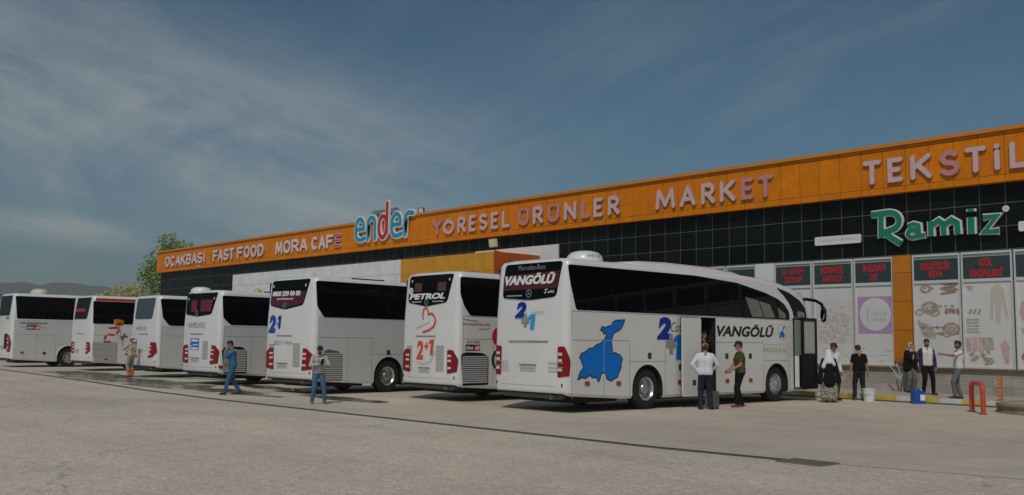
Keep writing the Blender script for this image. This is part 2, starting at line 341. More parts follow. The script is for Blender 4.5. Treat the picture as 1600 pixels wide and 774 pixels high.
# ------------------------------------------------------------------ hills and far land
def ridge(name, m, d0, d1, prof, seed, px0=-900, px1=1000, amp=.02, step=8):
    rnd = random.Random(seed); ph = [(rnd.uniform(.01, .06), rnd.uniform(0, 6), rnd.uniform(.3, 1)) for _ in range(7)]
    xs = list(range(px0, px1, step)); rows = 9; vs = []; fs = []
    for x in xs:
        d = (r2*((x-800)/1507.4) + fw*1.0); d = Vector((d.x, d.y, 0)).normalized()
        # y on the horizon for this bearing, then the ridge angle
        top = np.interp(x, [p[0] for p in prof], [p[1] for p in prof]); yh = 516.5+.01246*(x+586)
        ang = (yh-top)/1507.4*math.cos(math.atan((x-800)/1507.4))
        for r in range(rows):
            t = r/(rows-1); dist = d0+(d1-d0)*t; h = dist*ang*math.sin(min(1, t*1.25)*math.pi/2)**1.3 if t < .8 else d0*ang+(d1*.8-d0)*ang*1.0*(1-(t-.8)*2)
            h *= 1+amp*sum(a*math.sin(f*x*3+p+r*1.7) for f, p, a in ph)
            vs.append((d.x*dist, d.y*dist, max(-5, h) if r else -8))
    n = len(xs); fs = [(i*rows+r, (i+1)*rows+r, (i+1)*rows+r+1, i*rows+r+1) for i in range(n-1) for r in range(rows-1)]
    mb = MB(); mb.add(vs, fs); o = mb.build(name, m, None, 60); tag(o, kind='structure'); return o
hm = mat('hill_scrub', (.085, .095, .055), .95, .35, .012); hm2 = mat('dark_scrub', (.05, .06, .03), .95, .4, .05); earth = mat('red_earth', (.26, .10, .055), .95, .35, .3)
ridge('hills', hm, 1500, 2400, [(-900, 446), (-300, 434), (0, 442), (40, 438.5), (62, 444), (85, 440), (110, 441), (165, 447), (230, 456), (400, 474), (1000, 494)], 3, amp=.006)
ridge('foothill', hm2, 420, 640, [(-900, 440), (-100, 448), (0, 455), (60, 457), (140, 464), (220, 482), (400, 505), (1000, 520)], 5, amp=.012)

# ------------------------------------------------------------------ shop building
FY = 31.9
def FF(y0=FY): return lambda u, v, d: (u, y0-d, v)
tile = tilemat('black_wall_tiles', (.006, .0075, .007), (.14, .14, .13), .8, .735, -26.98, 6.235, .011, .35, .5, .15)
orange = tilemat('orange_fascia_panels', (.76, .222, .003), (.20, .07, .006), .8, 1.27, -26.85, 7.09, .009, .45, .06, .2, 'xz', .80)
orangep_ = tilemat('orange_pillar_panels', (.60, .205, .012), (.16, .06, .008), 3, .97, -16.5, .27, .012, .42, .04, .4)
yell = tilemat('yellow_panels', (.74, .345, .03), (.3, .17, .03), 1.25, .95, -39.8, 3.93, .012, .5, .03, .4)
redor = tilemat('red_orange_panels', (.62, .13, .015), (.2, .05, .01), 1.5, .95, 28.9, 3.93, .012, .5, .03, .4, 'yz')
wpan = tilemat('white_panels', (.86, .86, .85), (.45, .45, .44), 6, 1.0, -58.5, 4.02, .012, .5, .02, .4)
blocks = tilemat('concrete_blocks', (.40, .37, .33), (.33, .31, .28), .62, .3, -26, .12, .012, .9, .12, .2)
alu = mat('pale_window_frame', (.62, .64, .63), .4); conc = mat('roof_grey', (.3, .3, .3), .9, .1, 1)
tglass = mat('transom_glass', (.035, .055, .06), .08, spec=.5); film = mat('frosted_window_film', (.70, .69, .69), .3, .05, .8, coat=.2); filmb = mat('grey_window_film', (.42, .45, .45), .3)
wood = mat('brown_sill', (.22, .12, .055), .7, .25, 5); interior = mat('dark_interior', (.02, .02, .02), .9)
bd = empty('shop_building', (-36, FY, 0), 0, 'long single storey roadside shop with orange fascia over black tiled wall', 'building')
BL = (-36, FY, 0)
def bbuild(mb, name, m, parent=bd, **k):
    o = mb.build(name, m, None, **k); o.parent = parent
    if parent is bd: o.matrix_parent_inverse = Matrix.Translation((36, -FY, 0))
    return o
X0, X1b = -77.25, 6.0
mb = MB(); mb.box(X0, X1b, FY, FY+.18, 4.74, 6.9); mb.box(X0, -23.75, FY, FY+.18, 0, 4.74); mb.box(X0, X0+.18, FY+.18, FY+30, 0, 6.9);
bbuild(mb, 'wall_tiles', tile)
mb = MB(); mb.box(X0-.25, X1b, FY-.3, FY, 6.87, 8.47); mb.box(X0-.25, X0, FY, FY+30, 6.87, 8.47); bbuild(mb, 'fascia', orange)
cap = mat('orange_cap', (.62, .235, .03), .45); mb = MB(); mb.box(X0-.33, X1b, FY-.4, FY+.3, 8.475, 8.6); mb.box(X0-.33, X0+.3, FY+.3, FY+30, 8.475, 8.6); bbuild(mb, 'fascia_cap', cap)
mb = MB(); mb.box(X0+.2, X1b, FY+.2, FY+30, 7.7, 7.9); bbuild(mb, 'roof', conc)
mb = MB(); mb.box(-23.7, X1b, FY+.25, FY+.3, 0, 4.73); bbuild(mb, 'back_wall', interior)
mb = MB(); mb.box(-23.75, X1b, FY-.02, FY+.25, 0, .93); bbuild(mb, 'plinth', blocks)
mb = MB(); mb.box(-23.75, -15.52, FY-.13, FY+.25, .933, .985); mb.box(-14.85, X1b, FY-.13, FY+.25, .933, .985); bbuild(mb, 'sill', wood)
mb = MB(); mb.box(-20.95, -20.17, FY-.06, FY+.2, .99, 4.735); bbuild(mb, 'white_pillar', white)
mb = MB(); mb.box(-15.5, -14.87, FY-.1, FY+.2, 1.18, 4.735); bbuild(mb, 'pillar', orangep_)
mb = MB(); mb.box(-15.48, -14.89, FY-.05, FY+.2, .94, 1.177); bbuild(mb, 'pillar_foot', white)
mb = MB(); mb.box(-15.35, -14.95, FY-.2, FY-.105, 1.0, 1.07); mb.box(-15.42, -15.1, FY-.2, FY-.12, 1.073, 1.12); tag(mb.build('loose_bricks', mat('brick_red', (.22, .05, .03), .85, .3, 9)), 'few red brown bricks lying at the foot of the orange pillar', 'bricks')
# white annex with yellow and red-orange end, standing out from the wall
AY = 28.9
mb = MB(); mb.box(-58.5, -40.0, AY, FY-.003, 0, 5.75); bbuild(mb, 'annex_white_wall', wpan)
mb = MB(); mb.box(-39.997, -32.82, AY, FY-.003, 0, 5.745); o = bbuild(mb, 'annex_yellow_wall', [yell, redor])
for pl in o.data.polygons:
    if pl.normal.x > .9: pl.material_index = 1
mb = MB(); mb.box(-37.6, -31.62, FY-.08, FY-.004, 5.55, 6.22); bbuild(mb, 'white_band', white)
# windows
redl = mat('red_vinyl', (.58, .012, .02), .5)
beige = mat('poster_beige', (.46, .37, .28), .6, .35, 9); pink = mat('poster_pink', (.62, .42, .44), .6, .25, 7); lil = mat('poster_lilac', (.46, .30, .52), .5)
green_ = mat('poster_green', (.49, .48, .38), .6, .4, 9); tan = mat('poster_tan', (.38, .26, .19), .6, .5, 14); mix_ = mat('poster_collage', (.56, .50, .48), .5, .25, 6)
f0 = FF()
def window(x0, x1, lines=None, frosted=True):
    w = MB(); t = .045
    for a, b, c, d in ((x0, x0+t, .99, 4.73), (x1-t, x1, .99, 4.73), (x0+t, x1-t, 4.66, 4.73), (x0+t, x1-t, 3.76, 3.86), (x0+t, x1-t, .99, 1.05)):
        w.box(a, b, FY-.03, FY+.06, c, d)
    fr = bbuild(w, 'window', alu)
    p = MB(); p.box(x0+t, x1-t, FY+.012, FY+.03, 3.86, 4.57); p.build('transom_pane', tglass, fr)
    p = MB(); p.box(x0+t, x1-t, FY+.014, FY+.03, 4.573, 4.66); p.build('blind_strip', filmb, fr)
    p = MB(); p.box(x0+t, x1-t, FY+.012, FY+.03, 1.05, 3.76); p.build('pane', film if frosted else tglass, fr)
    for (s, u0, u1, v0, v1) in lines or []:
        text('lettering', s, (u0, u1, v0, v1), FF(FY+.012), redl, fr, bold=.039, depth=.003, base=.001)
    for ch in fr.children: ch.matrix_parent_inverse = fr.matrix_world.inverted() if False else Matrix.Identity(4)
    return fr
PC = [0]
def poster(fr, name, shapes, m, d=.003):
    mb = MB()
    for i, s in enumerate(shapes): PC[0] += 1; mb.prism(s, FF(FY+.012), .0006, d+.00012*(PC[0] % 47))
    return mb.build(name, m, fr)
window(-23.7, -22.4); wz = window(-22.33, -20.97, None)
w1 = window(-20.15, -18.6, [('İÇ GİYİM', -19.86, -18.95, 4.24, 4.53), ('ÇORAP', -19.74, -19.0, 3.93, 4.2)])
w2 = window(-18.55, -17.0, [('BORNOZ', -18.25, -17.34, 4.25, 4.5), ('HAVLU', -18.15, -17.44, 3.95, 4.18)])
w3 = window(-16.95, -15.53, [('BULDAN', -16.62, -15.8, 4.25, 4.5), ('İŞİ', -16.38, -16.1, 3.9, 4.2)])
w4 = window(-14.84, -13.27, [('HEDİYELİK', -14.57, -13.56, 4.22, 4.53), ('EŞYA', -14.29, -13.83, 3.92, 4.18)])
w5 = window(-13.22, -11.66, [('GÜL', -12.66, -12.25, 4.25, 4.54), ('ÜRÜNLERİ', -12.97, -11.95, 3.92, 4.22)])
w6 = window(-11.6, -10.05)
for k in range(10): window(-10.0+1.6*k, -8.45+1.6*k)
rnd = random.Random(4)
def blob(cx, cy, a, b, n=14, j=.25): return [(cx+a*math.cos(2*math.pi*k/n)*(1+rnd.uniform(-j, j)), cy+b*math.sin(2*math.pi*k/n)*(1+rnd.uniform(-j, j))) for k in range(n)]
poster(w2, 'poster', [[(-18.46, 1.75), (-17.08, 1.75), (-17.08, 3.3), (-18.46, 3.3)]], mat('poster_ground', (.66, .63, .625), .4))
for m_, n_ in ((pink, 40), (green_, 30), (beige, 40), (mat('poster_blue', (.42, .45, .54), .6), 14)):
    poster(w2, 'poster_print', [blob(rnd.uniform(-18.36, -17.18), rnd.uniform(1.8, 2.8 if rnd.random() < .8 else 3.1), rnd.uniform(.03, .09), rnd.uniform(.03, .08), 9) for _ in range(n_)], mat(m_.name+'_pale', tuple(c*.4+.62*.6 for c in m_.node_tree.nodes['Principled BSDF'].inputs['Base Color'].default_value[:3]), .4), .0095)
poster(w3, 'poster', [[(-16.84, 2.1), (-15.6, 2.1), (-15.6, 3.38), (-16.84, 3.38)]], lil)
poster(w3, 'poster_disc', [ellip(-16.2, 2.76, .57, .57, 40)], film, .0065+.003)
faint = mat('poster_faint_print', (.53, .53, .53), .5)
poster(w3, 'poster_print', [[(-16.5, 2.5), (-16.44, 2.5), (-16.44, 3.0), (-16.5, 3.0)]] + [rrect(-16.35+.1*k, -16.29+.1*k, 2.72, 2.8+.03*(k % 3), .01, 2) for k in range(6)] + [rrect(-16.3+.13*k, -16.2+.13*k, 2.52, 2.64, .03, 2) for k in range(4)], faint, .0135)
for k in range(2): poster((w3, w2)[k], 'poster_print', [blob(rnd.uniform(*((-16.8, -15.7), (-18.4, -17.2))[k]), rnd.uniform(1.15, 1.6), rnd.uniform(.04, .16), .015, 9) for _ in range(9)], mat('poster_sketch', (.50, .48, .46), .5), .004)
def rings(fr, items, m):
    mb = MB()
    for cx, cy, ro, ri in items: ring2d(mb, cx, cy, ro, ri, FF(FY+.012), .0006+rnd.uniform(0, .002), .003+rnd.uniform(0, .002), 0, 22, .72)
    return mb.build('poster_print', m, fr)
rings(w4, [(-14.42, 3.58, .2, .1), (-14.3, 2.95, .3, .16), (-14.3, 2.93, .13, .06), (-13.6, 2.25, .3, .17), (-13.6, 2.25, .14, .05), (-14.65, 2.8, .15, .08), (-14.15, 2.8, .2, .12), (-13.75, 2.1, .17, .1)], beige)
poster(w4, 'poster_print', [[(-13.95+.3*(k % 2), 3.36+.09*k), (-13.45+.1*(k % 2), 3.42+.09*k), (-13.4, 3.5+.09*k), (-13.9, 3.45+.09*k)] for k in range(4)] + [blob(-13.75+.12*k, 2.86+rnd.uniform(-.05, .05), .06, .11, 8) for k in range(5)], tan)
poster(w4, 'poster_print', [[(-14.74+.14*k, 2.5-.06*k), (-14.64+.14*k, 2.56-.06*k), (-14.4+.1*k, 2.02-.02*k), (-14.5+.1*k, 1.96-.02*k)] for k in range(4)], green_)
poster(w4, 'poster_print', [blob(rnd.uniform(-14.7, -13.4), rnd.choice((3.6, 3.0, 2.3, 2.1)), rnd.uniform(.03, .08), rnd.uniform(.02, .05), 8, .4) for _ in range(26)], tan)
poster(w5, 'poster_print', [[(-13.14, 3.66), (-12.8, 3.62), (-12.98, 3.44)]] + [[(-11.98, 1.18), (-12.1, 1.75), (-11.95, 1.92), (-11.82, 1.7), (-11.86, 1.15)]] + [[(-13.15+.2*k, 1.5), (-13.17+.2*k, 1.98), (-13.0+.2*k, 1.99), (-12.98+.2*k, 1.55)] for k in range(3)], pink)
poster(w5, 'poster_print', [[(-12.4, 2.55), (-12.33, 3.5), (-12.12, 3.72), (-11.95, 3.5), (-11.82, 2.6), (-11.92, 2.55), (-12.0, 3.2), (-12.08, 2.4), (-12.2, 2.4), (-12.22, 3.2), (-12.3, 2.5)]], mat('poster_robe', (.57, .54, .48), .6, .12, 12))
poster(w5, 'poster_print', [[(-13.12, 2.12+.1*k), (-12.72, 2.12+.1*k), (-12.72, 2.18+.1*k), (-13.12, 2.18+.1*k)] for k in range(5)] + [[(-12.62, 1.58), (-12.62, 1.98), (-12.3, 1.98), (-12.3, 1.58)]], green_)
poster(w5, 'poster_print', [blob(rnd.uniform(-13.1, -12.3), rnd.uniform(1.12, 1.55), rnd.uniform(.06, .16), rnd.uniform(.05, .1), 9, .3) for _ in range(9)] + [[(-13.05+.14*k, 2.74), (-12.98+.14*k, 2.9), (-12.92+.14*k, 2.88), (-12.98+.14*k, 2.72)] for k in range(3)], beige)
poster(w6, 'poster_print', [blob(-11.3, 2.8, .18, .3), blob(-11.25, 2.2, .2, .15), blob(-10.6, 2.6, .3, .2)], pink); poster(w6, 'poster_print', [blob(-11.3, 1.4, .2, .15), blob(-10.7, 1.6, .3, .2)], tan)

# ------------------------------------------------------------------ pavement and kerb
pm = mat('pavement_concrete', (.42, .39, .34), .85, .15, 1.2, bump=.15, bscale=30)
mb = MB(); mb.box(-31.6, -10.6, 28.42, FY-.022, 0, .16); tag(mb.build('pavement', pm), kind='structure')
ky, kw, kd = mat('kerb_yellow', (.60, .43, .07), .7, .25, 3), mat('kerb_white', (.62, .62, .60), .7, .2, 3), mat('kerb_foot', (.10, .095, .085), .9, .2, 3)
mb = MB(); x = -31.6; k = 0
x = -15.06-.65*26
while x < -10.8: mb.box(x+.004, x+.646, 28.25, 28.42, .045, .185, 0 if k % 2 else 1); x += .65; k += 1
mb.box(-31.9, -10.6, 28.22, 28.42, 0, .045, 2)
tag(mb.build('kerb', [ky, kw, kd]), kind='structure')
pb = empty('planter', (-8.5, 27.3, 0), 0, 'low round mossy concrete planter at the end of the painted kerb', 'planter')
mb = MB(); mb.lathe([(1.9, 0), (1.86, .1), (1.9, .2), (1.88, .24), (1.65, .24), (1.6, .2), (.01, .21)], lambda a, b, h: (a, b, h), 40); mb.build('rim', mat('mossy_concrete', (.30, .25, .15), .9, .45, 3, bump=.3, bscale=20), pb, 40)
mb = MB(); mb.lathe([(1.66, .19), (1.64, .225), (.01, .24)], lambda a, b, h: (a, b, h), 40); mb.build('soil', mat('slab_dust', (.38, .35, .30), .95, .2, 4), pb, 40)
mb = MB(); mb.tube([(-10.0, 28.0, .27), (-9.6, 27.9, .3), (-9.2, 27.95, .28), (-8.8, 27.8, .33), (-8.3, 27.9, .28), (-7.6, 27.6, .28)], .035, 0, 8); tag(mb.build('hose', mat('hose_black', (.03, .025, .022), .6), None, 60), 'black hose lying across the low round planter', 'hose')
# red hoop barrier
rb = mat('red_barrier_paint', (.62, .07, .03), .4, .15, 6)
a, b = Vector((-10.56, 25.85, 0)), Vector((-9.98, 25.1, 0)); mid = (a+b)/2
hp = empty('hoop_barrier', (mid.x, mid.y, 0), 0, 'bright red steel tube hoop barrier on the ground before the planter', 'barrier')
a -= mid; b -= mid; pts = [a]; zt = .76; rr = .2
d = (b-a).normalized()
pts += [a+Vector((0, 0, zt-rr))] + [a+d*rr*(1-math.cos(t))+Vector((0, 0, zt-rr+rr*math.sin(t))) for t in (R(20), R(45), R(70), R(90))]
pts += [b-d*rr*(1-math.cos(t))+Vector((0, 0, zt-rr+rr*math.sin(t))) for t in (R(90), R(70), R(45), R(20))] + [b+Vector((0, 0, zt-rr)), b]
mb = MB(); mb.tube(pts, .06, 0, 14); mb.build('tube', rb, hp, 50)
for q in (a, b): mb = MB(); mb.lathe([(.1, 0), (.1, .015), (.07, .02)], lambda x, y, h, q=q: (q.x+x, q.y+y, h+.004), 18); mb.build('foot_plate', mat('rusty_plate', (.16, .05, .03), .8), hp)
# orange perforated post
mb = MB(); op = empty('marker_post', (-10.95, 28.75, .16), 0, 'thin orange perforated steel post on the pavement end', 'post')
mb.box(-.055, .055, -.03, .03, 0, .72); mb.build('post', mat('orange_post', (.60, .17, .05), .6, .2, 8), op)
mb = MB()
for k in range(6): mb.box(-.03, .03, -.036, -.031, .07+.11*k, .12+.11*k)
mb.build('holes', mat('post_holes', (.5, .35, .28), .8), op)
# white handrail beside the steps
hr = empty('handrail', (-15.2, 31.45, .16), 0, 'bent white metal handrail below the orange pillar', 'handrail'); wp = mat('white_rail_paint', (.50, .48, .44), .5, .1, 6)
mb = MB(); mb.tube([(.12, 0, 0), (.12, 0, .42), (-.1, -.02, .62), (-.28, -.02, .84)], .018, 0, 8); mb.build('post', wp, hr, 50)
mb = MB(); mb.tube([(-.12, -.03, .55), (.12, 0, .4), (.5, .0, .24)], .018, 0, 8); mb.tube([(-.05, .05, .88), (.02, .05, .62), (.12, .0, .42)], .016, 0, 8); mb.build('rail', wp, hr, 50)
# blue jerrycan, white bucket, crate
jc = empty('jerrycan', (-12.97, 28.0, .004), R(48), 'blue plastic jerrycan with white label standing by the kerb', 'jerrycan')
mb = MB(); mb.prism(rpoly([(-.17, 0), (.17, 0), (.17, .33), (.06, .4), (-.17, .4)], .04), lambda u, v, d: (u, d, v), -.12, .12); mb.build('can', mat('blue_plastic', (.012, .08, .38), .4), jc)
mb = MB(); mb.box(.02, .16, -.124, -.1205, .1, .27); mb.build('sticker', wprint, jc)
mb = MB(); mb.tube([(-.1, 0, .4), (-.1, 0, .44), (.02, 0, .445), (.04, 0, .4)], .018, 0, 8); mb.build('handle', MT['blue_plastic'], jc, 50)
mb = MB(); mb.lathe([(.03, 0), (.03, .035), (.01, .04)], lambda x, y, h: (.11+x, y, .36+h), 12); mb.build('cap', wprint, jc)
bk = empty('bucket', (-14.33, 27.72, .004), 0, 'white plastic bucket beside the man in the black tee', 'bucket')
mb = MB(); mb.lathe([(.15, 0), (.19, .36), (.2, .36), (.2, .385), (.185, .385), (.18, .37), (.145, .02), (.01, .02)], lambda a, b, h: (a, b, h), 28); mb.build('pail', mat('white_plastic', (.72, .74, .76), .5), bk, 40)
mb = MB(); mb.tube([(-.19, 0, .36), (-.15, -.12, .25), (0, -.2, .2), (.15, -.12, .25), (.19, 0, .36)], .008, 0, 6); mb.build('handle', steel, bk, 50)
cr = empty('crate', (-15.75, 27.9, .004), R(10), 'olive box standing in front of the open coach door', 'crate')
mb = MB(); mb.box(-.2, .2, -.15, .15, 0, .26); mb.build('box', mat('olive_card', (.17, .14, .06), .8, .2, 6), cr)
mb = MB(); mb.box(-.2, .2, -.155, -.151, .1, .15); mb.box(-.03, .03, -.157, -.151, .0, .26); mb.build('tape', mat('grey_tape', (.3, .3, .27), .5), cr)

# ------------------------------------------------------------------ signs on the fascia: round stroke letters
def arc(cx, cy, rx, ry, a0, a1, n=10): return [(cx+rx*math.cos(R(a0+(a1-a0)*k/n)), cy+ry*math.sin(R(a0+(a1-a0)*k/n))) for k in range(n+1)]
O_ = arc(.5, .5, .5, .5, 90, 450, 22)
GL = {
 'O': [O_], 'Ö': [[(x, y*.93) for x, y in O_], [(.3, 1.1), (.3, 1.12)], [(.7, 1.1), (.7, 1.12)]],
 'C': [arc(.5, .5, .5, .5, 50, 310, 16)], 'A': [[(0, 0), (.5, 1)], [(.5, 1), (1, 0)], [(.22, .32), (.78, .32)]],
 'K': [[(0, 0), (0, 1)], [(.95, 1), (.05, .45)], [(.3, .6), (1, 0)]],
 'B': [[(0, 0), (0, 1)], [(0, 1), (.5, 1)] + arc(.55, .76, .35, .24, 90, -90, 7) + [(.1, .52)], [(.1, .52), (.5, .52)] + arc(.55, .26, .45, .26, 90, -90, 7) + [(0, 0)]],
 'S': [arc(.5, .75, .46, .25, 35, 180, 8) + arc(.5, .75, .46, .25, 180, 250, 4)[1:] + arc(.5, .25, .5, .25, 70, 0, 4) + arc(.5, .25, .5, .25, 0, -150, 9)[1:]],
 'I': [[(.5, 0), (.5, 1)]], 'İ': [[(.5, 0), (.5, .78)], [(.5, 1.08), (.5, 1.1)]],
 'F': [[(0, 0), (0, 1), (1, 1)], [(0, .52), (.8, .52)]], 'T': [[(0, 1), (1, 1)], [(.5, 0), (.5, 1)]],
 'D': [[(0, 0), (0, 1)], [(0, 1), (.4, 1)] + arc(.4, .5, .6, .5, 90, -90, 12) + [(0, 0)]],
 'M': [[(0, 0), (.1, 1)], [(.1, 1), (.5, .12)], [(.5, .12), (.9, 1)], [(.9, 1), (1, 0)]], 'R': [[(0, 0), (0, 1)], [(0, 1), (.5, 1)] + arc(.5, .73, .45, .27, 90, -90, 8) + [(0, .46)], [(.45, .46), (1, 0)]],
 'E': [[(1, 1), (0, 1), (0, 0), (1, 0)], [(0, .5), (.8, .5)]], 'Y': [[(0, 1), (.5, .5), (1, 1)], [(.5, .5), (.5, 0)]],
 'L': [[(0, 1), (0, 0), (1, 0)]], 'N': [[(0, 0), (0, 1)], [(0, 1), (1, 0)], [(1, 0), (1, 1)]],
 'U': [[(0, 1), (0, .35)] + arc(.5, .36, .5, .36, 180, 360, 12) + [(1, 1)]],
}
GL['Ü'] = GL['U'] + [[(.3, 1.06), (.3, 1.08)], [(.7, 1.06), (.7, 1.08)]]
pinkw = mat('faded_pink_acrylic', (.70, .47, .465), .35, .06, 3); pinkf = mat('bleached_pink_acrylic', (.80, .64, .63), .35, .08, 2); pinkd = mat('pink_acrylic', (.62, .25, .25), .35, .06, 3); redc = mat('red_acrylic', (.5, .03, .04), .35); side_ = mat('letter_edge', (.42, .26, .24), .5)
FS = FY-.302
def word(label, items, W=.19, z0=7.22, z1=8.09, cat='sign letters'):
    e = empty('letter_sign', (items[0][1], FS, z0), 0, label, cat); ox = items[0][1]
    for ch, xa, xb, m_ in items:
        mb = MB(); z0_, z1_ = z0+W/2, z1-W/2; a, b = xa+W/2, xb-W/2
        if ch in 'Iİ': a, b = xa, xb
        s = 1. if ch not in 'ÖÜİ' else .93
        for i, pl in enumerate(GL[ch]):
            P = [(a+u*(b-a)-ox, z0_+v*s*(z1_-z0_)-z0) for u, v in pl]
            w = W*(.75 if i and ch in 'ÖÜ' else 1)
            stroke2d(mb, P, w, lambda u, v, d: (u, -d, v), 0, .085+.002*i, 1, 5); stroke2d(mb, P, w-.03, lambda u, v, d: (u, -d, v), .0855+.002*i, .1+.002*i, 0, 5)
        mb.build('letter', [m_, side_], e)
    return e
def even(s, x0, x1, m_, gap=.2, wide={}):
    ws = [(wide.get(c, .35 if c in 'I' else 1.)) for c in s]; tot = sum(ws)+gap*(len(s)-1); k = (x1-x0)/tot; x = x0; out = []
    for c, w in zip(s, ws): out.append([c, x, x+w*k, m_]); x += (w+gap)*k
    return out
word('faded pink letters OCAKBASI at the far left end of the fascia', even('OCAKBASI', -75.65, -68.4, pinkf, .12), .2)
mbc = MB(); stroke2d(mbc, [(-69.5, 7.05), (-69.35, 7.0)], .09, FF(FS), 0, .09); o = mbc.build('letter_stub', pinkf); tag(o, 'broken white cedilla stub under the letters OCAKBASI', 'letter stub')
word('faded pink letters FAST on the orange fascia', even('FAST', -67.1, -63.75, pinkf, .12), .2)
word('faded pink letters FOOD on the orange fascia', even('FOOD', -63.26, -59.4, pinkf, .12), .2)
word('faded pink letters MORA on the orange fascia', even('MORA', -57.8, -53.7, pinkf, .12), .2)
cf = even('CAFE', -53.23, -49.8, pinkf, .12)
word('faded pink letters CAFE, the last letter showing its red core', cf, .2)
mb = MB()
for i, pl in enumerate(GL['E']): stroke2d(mb, [(cf[3][1]+.1+u*(cf[3][2]-cf[3][1]-.2), 7.32+v*.67) for u, v in pl], .1, FF(FS), .103, .112+.002*i)
o = mb.build('letter_core', redc); o.parent = [q for q in COL.objects if q.name.startswith('letter_sign')][-1]; o.matrix_parent_inverse = Matrix.Translation(-o.parent.location)
P, D = pinkw, pinkd
word('faded pink letters YÖRESEL on the fascia right of the blue and red sign', [('Y', -40.86, -40.0, D), ('Ö', -39.9, -38.96, P), ('R', -38.7, -38.02, P), ('E', -37.77, -37.22, P), ('S', -36.97, -36.33, P), ('E', -36.07, -35.51, P), ('L', -35.23, -34.66, P)])
word('pink letters ÜRÜNLER in the middle of the orange fascia', [('Ü', -34.06, -33.3, D), ('R', -33.02, -32.34, P), ('Ü', -32.04, -31.25, D), ('N', -30.96, -30.16, P), ('L', -29.86, -29.34, D), ('E', -29.11, -28.55, P), ('R', -28.25, -27.57, P)])
word('pink letters MARKET on the orange fascia', [('M', -25.58, -24.54, P), ('A', -24.31, -23.5, P), ('R', -23.24, -22.56, P), ('K', -22.34, -21.6, P), ('E', -21.36, -20.8, D), ('T', -20.6, -19.94, D)])
word('pink letters TEKSTİL at the right end of the fascia', [('T', -16.34, -15.66, P), ('E', -15.45, -14.89, P), ('K', -14.65, -13.9, P), ('S', -13.67, -13.01, D), ('T', -12.85, -12.16, P), ('İ', -11.97, -11.72, P), ('L', -11.48, -10.9, P)])
# blue and red sign with white outline
es = empty('outlined_sign', (-48.2, FS, 7.35), 0, 'large blue and red lower case sign with white outline rising above the fascia', 'sign')
blc = mat('sign_blue', (.02, .30, .48), .4); rdc = mat('sign_red', (.50, .015, .035), .4); whc = mat('sign_white', (.78, .78, .78), .4)
def eglyph(x, h): return [[(x+.06, h*.52), (x+.82, h*.52)], arc(x+.44, h*.6, .4, h*.4, 0, 180, 10) + [(x+.04, h*.35)] + arc(x+.5, h*.3, .46, h*.3, 180, 285, 6) + [(x+.98, h*.08)]]
H_ = 1.25; gl = []
gl += [('b', q) for q in eglyph(.1, H_)]
gl += [('b', [(1.38, 0), (1.38, H_*.75)] + arc(1.74, H_*.7, .36, H_*.3, 180, 0, 9) + [(2.1, 0)])]
gl += [('r', arc(2.88, .62, .38, .62, 90, 450, 20)), ('r', [(3.28, .25), (3.28, 1.95)])]
gl += [('b', q) for q in eglyph(3.75, H_)]
gl += [('b', [(5.02, 0), (5.02, H_*.7)] + arc(5.38, H_*.62, .36, H_*.36, 180, 75, 6) + [(5.75, H_*.93)])]
for grp in ((0, 1), (2,), (3, 4), (5, 6), (7,)):
    mw = MB()
    for i in grp:
        c, pl = gl[i]; stroke2d(mw, pl, .38, lambda u, v, d: (u, -d, v+.12), .06, .16+.003*i, 0, 5); stroke2d(mw, pl, .23, lambda u, v, d: (u, -d, v+.12), .15, .185+.003*i, 1, 5)
    mw.build('letter', [whc, blc if c == 'b' else rdc], es)
# green sign
rs = empty('green_sign', (-16.25, FY, 5.1), 0, 'green white-edged restaurant sign on the black tiles below the fascia', 'sign')
grn = mat('sign_green', (.012, .22, .13), .4)
def L2(pl, dx, dz): return [(u+dx, v+dz) for u, v in pl]
ra = [[(.05, 1.12), (.7, 1.15)] + arc(.72, .84, .34, .3, 85, -60, 8) + [(.62, .5), (.35, .47)], [(.42, 1.2), (.4, .28)], [(.5, .5), (.8, .25), (1.08, .06)]]
am_ = [[(1.36, .62), (1.55, .68), (1.72, .62), (1.74, .26), (1.92, .28)], arc(1.52, .36, .17, .13, 20, 380, 14)]
mm = [[(2.14, .22), (2.14, .72)], [(2.16, .58), (2.4, .72), (2.56, .6), (2.57, .22)], [(2.6, .58), (2.82, .72), (3.0, .6), (3.02, .22)]]
ii = [[(3.45, .2), (3.45, .74)], [(3.45, .93), (3.45, 1.02)]]
zz = [[(3.82, .7), (4.25, .72), (3.85, .24), (4.28, .24)]]
k = 0
for gset, w in ((ra, .2), (am_, .15), (mm, .19), (ii, .22), (zz, .17)):
    mw = MB()
    for pl in gset:
        stroke2d(mw, pl, w*.9+.09, lambda u, v, d: (u, -d, v), .04, .12+.0025*k, 0, 0); stroke2d(mw, pl, w*.9, lambda u, v, d: (u, -d, v), .1, .155+.0025*k, 1, 0); k += 1
    mw.build('letter', [whc, grn], rs)
mb = MB(); mb.prism(ellip(4.5, .93, .1, .1, 22), lambda u, v, d: (u, -d, v), .04, .1); o = mb.build('registered_mark', whc, rs)
text('lettering', '®', (4.45, 4.55, .88, .98), lambda u, v, d: (u, -.1-d, v), mat('mark_grey', (.35, .35, .35), .5), rs, depth=.003, base=.001)
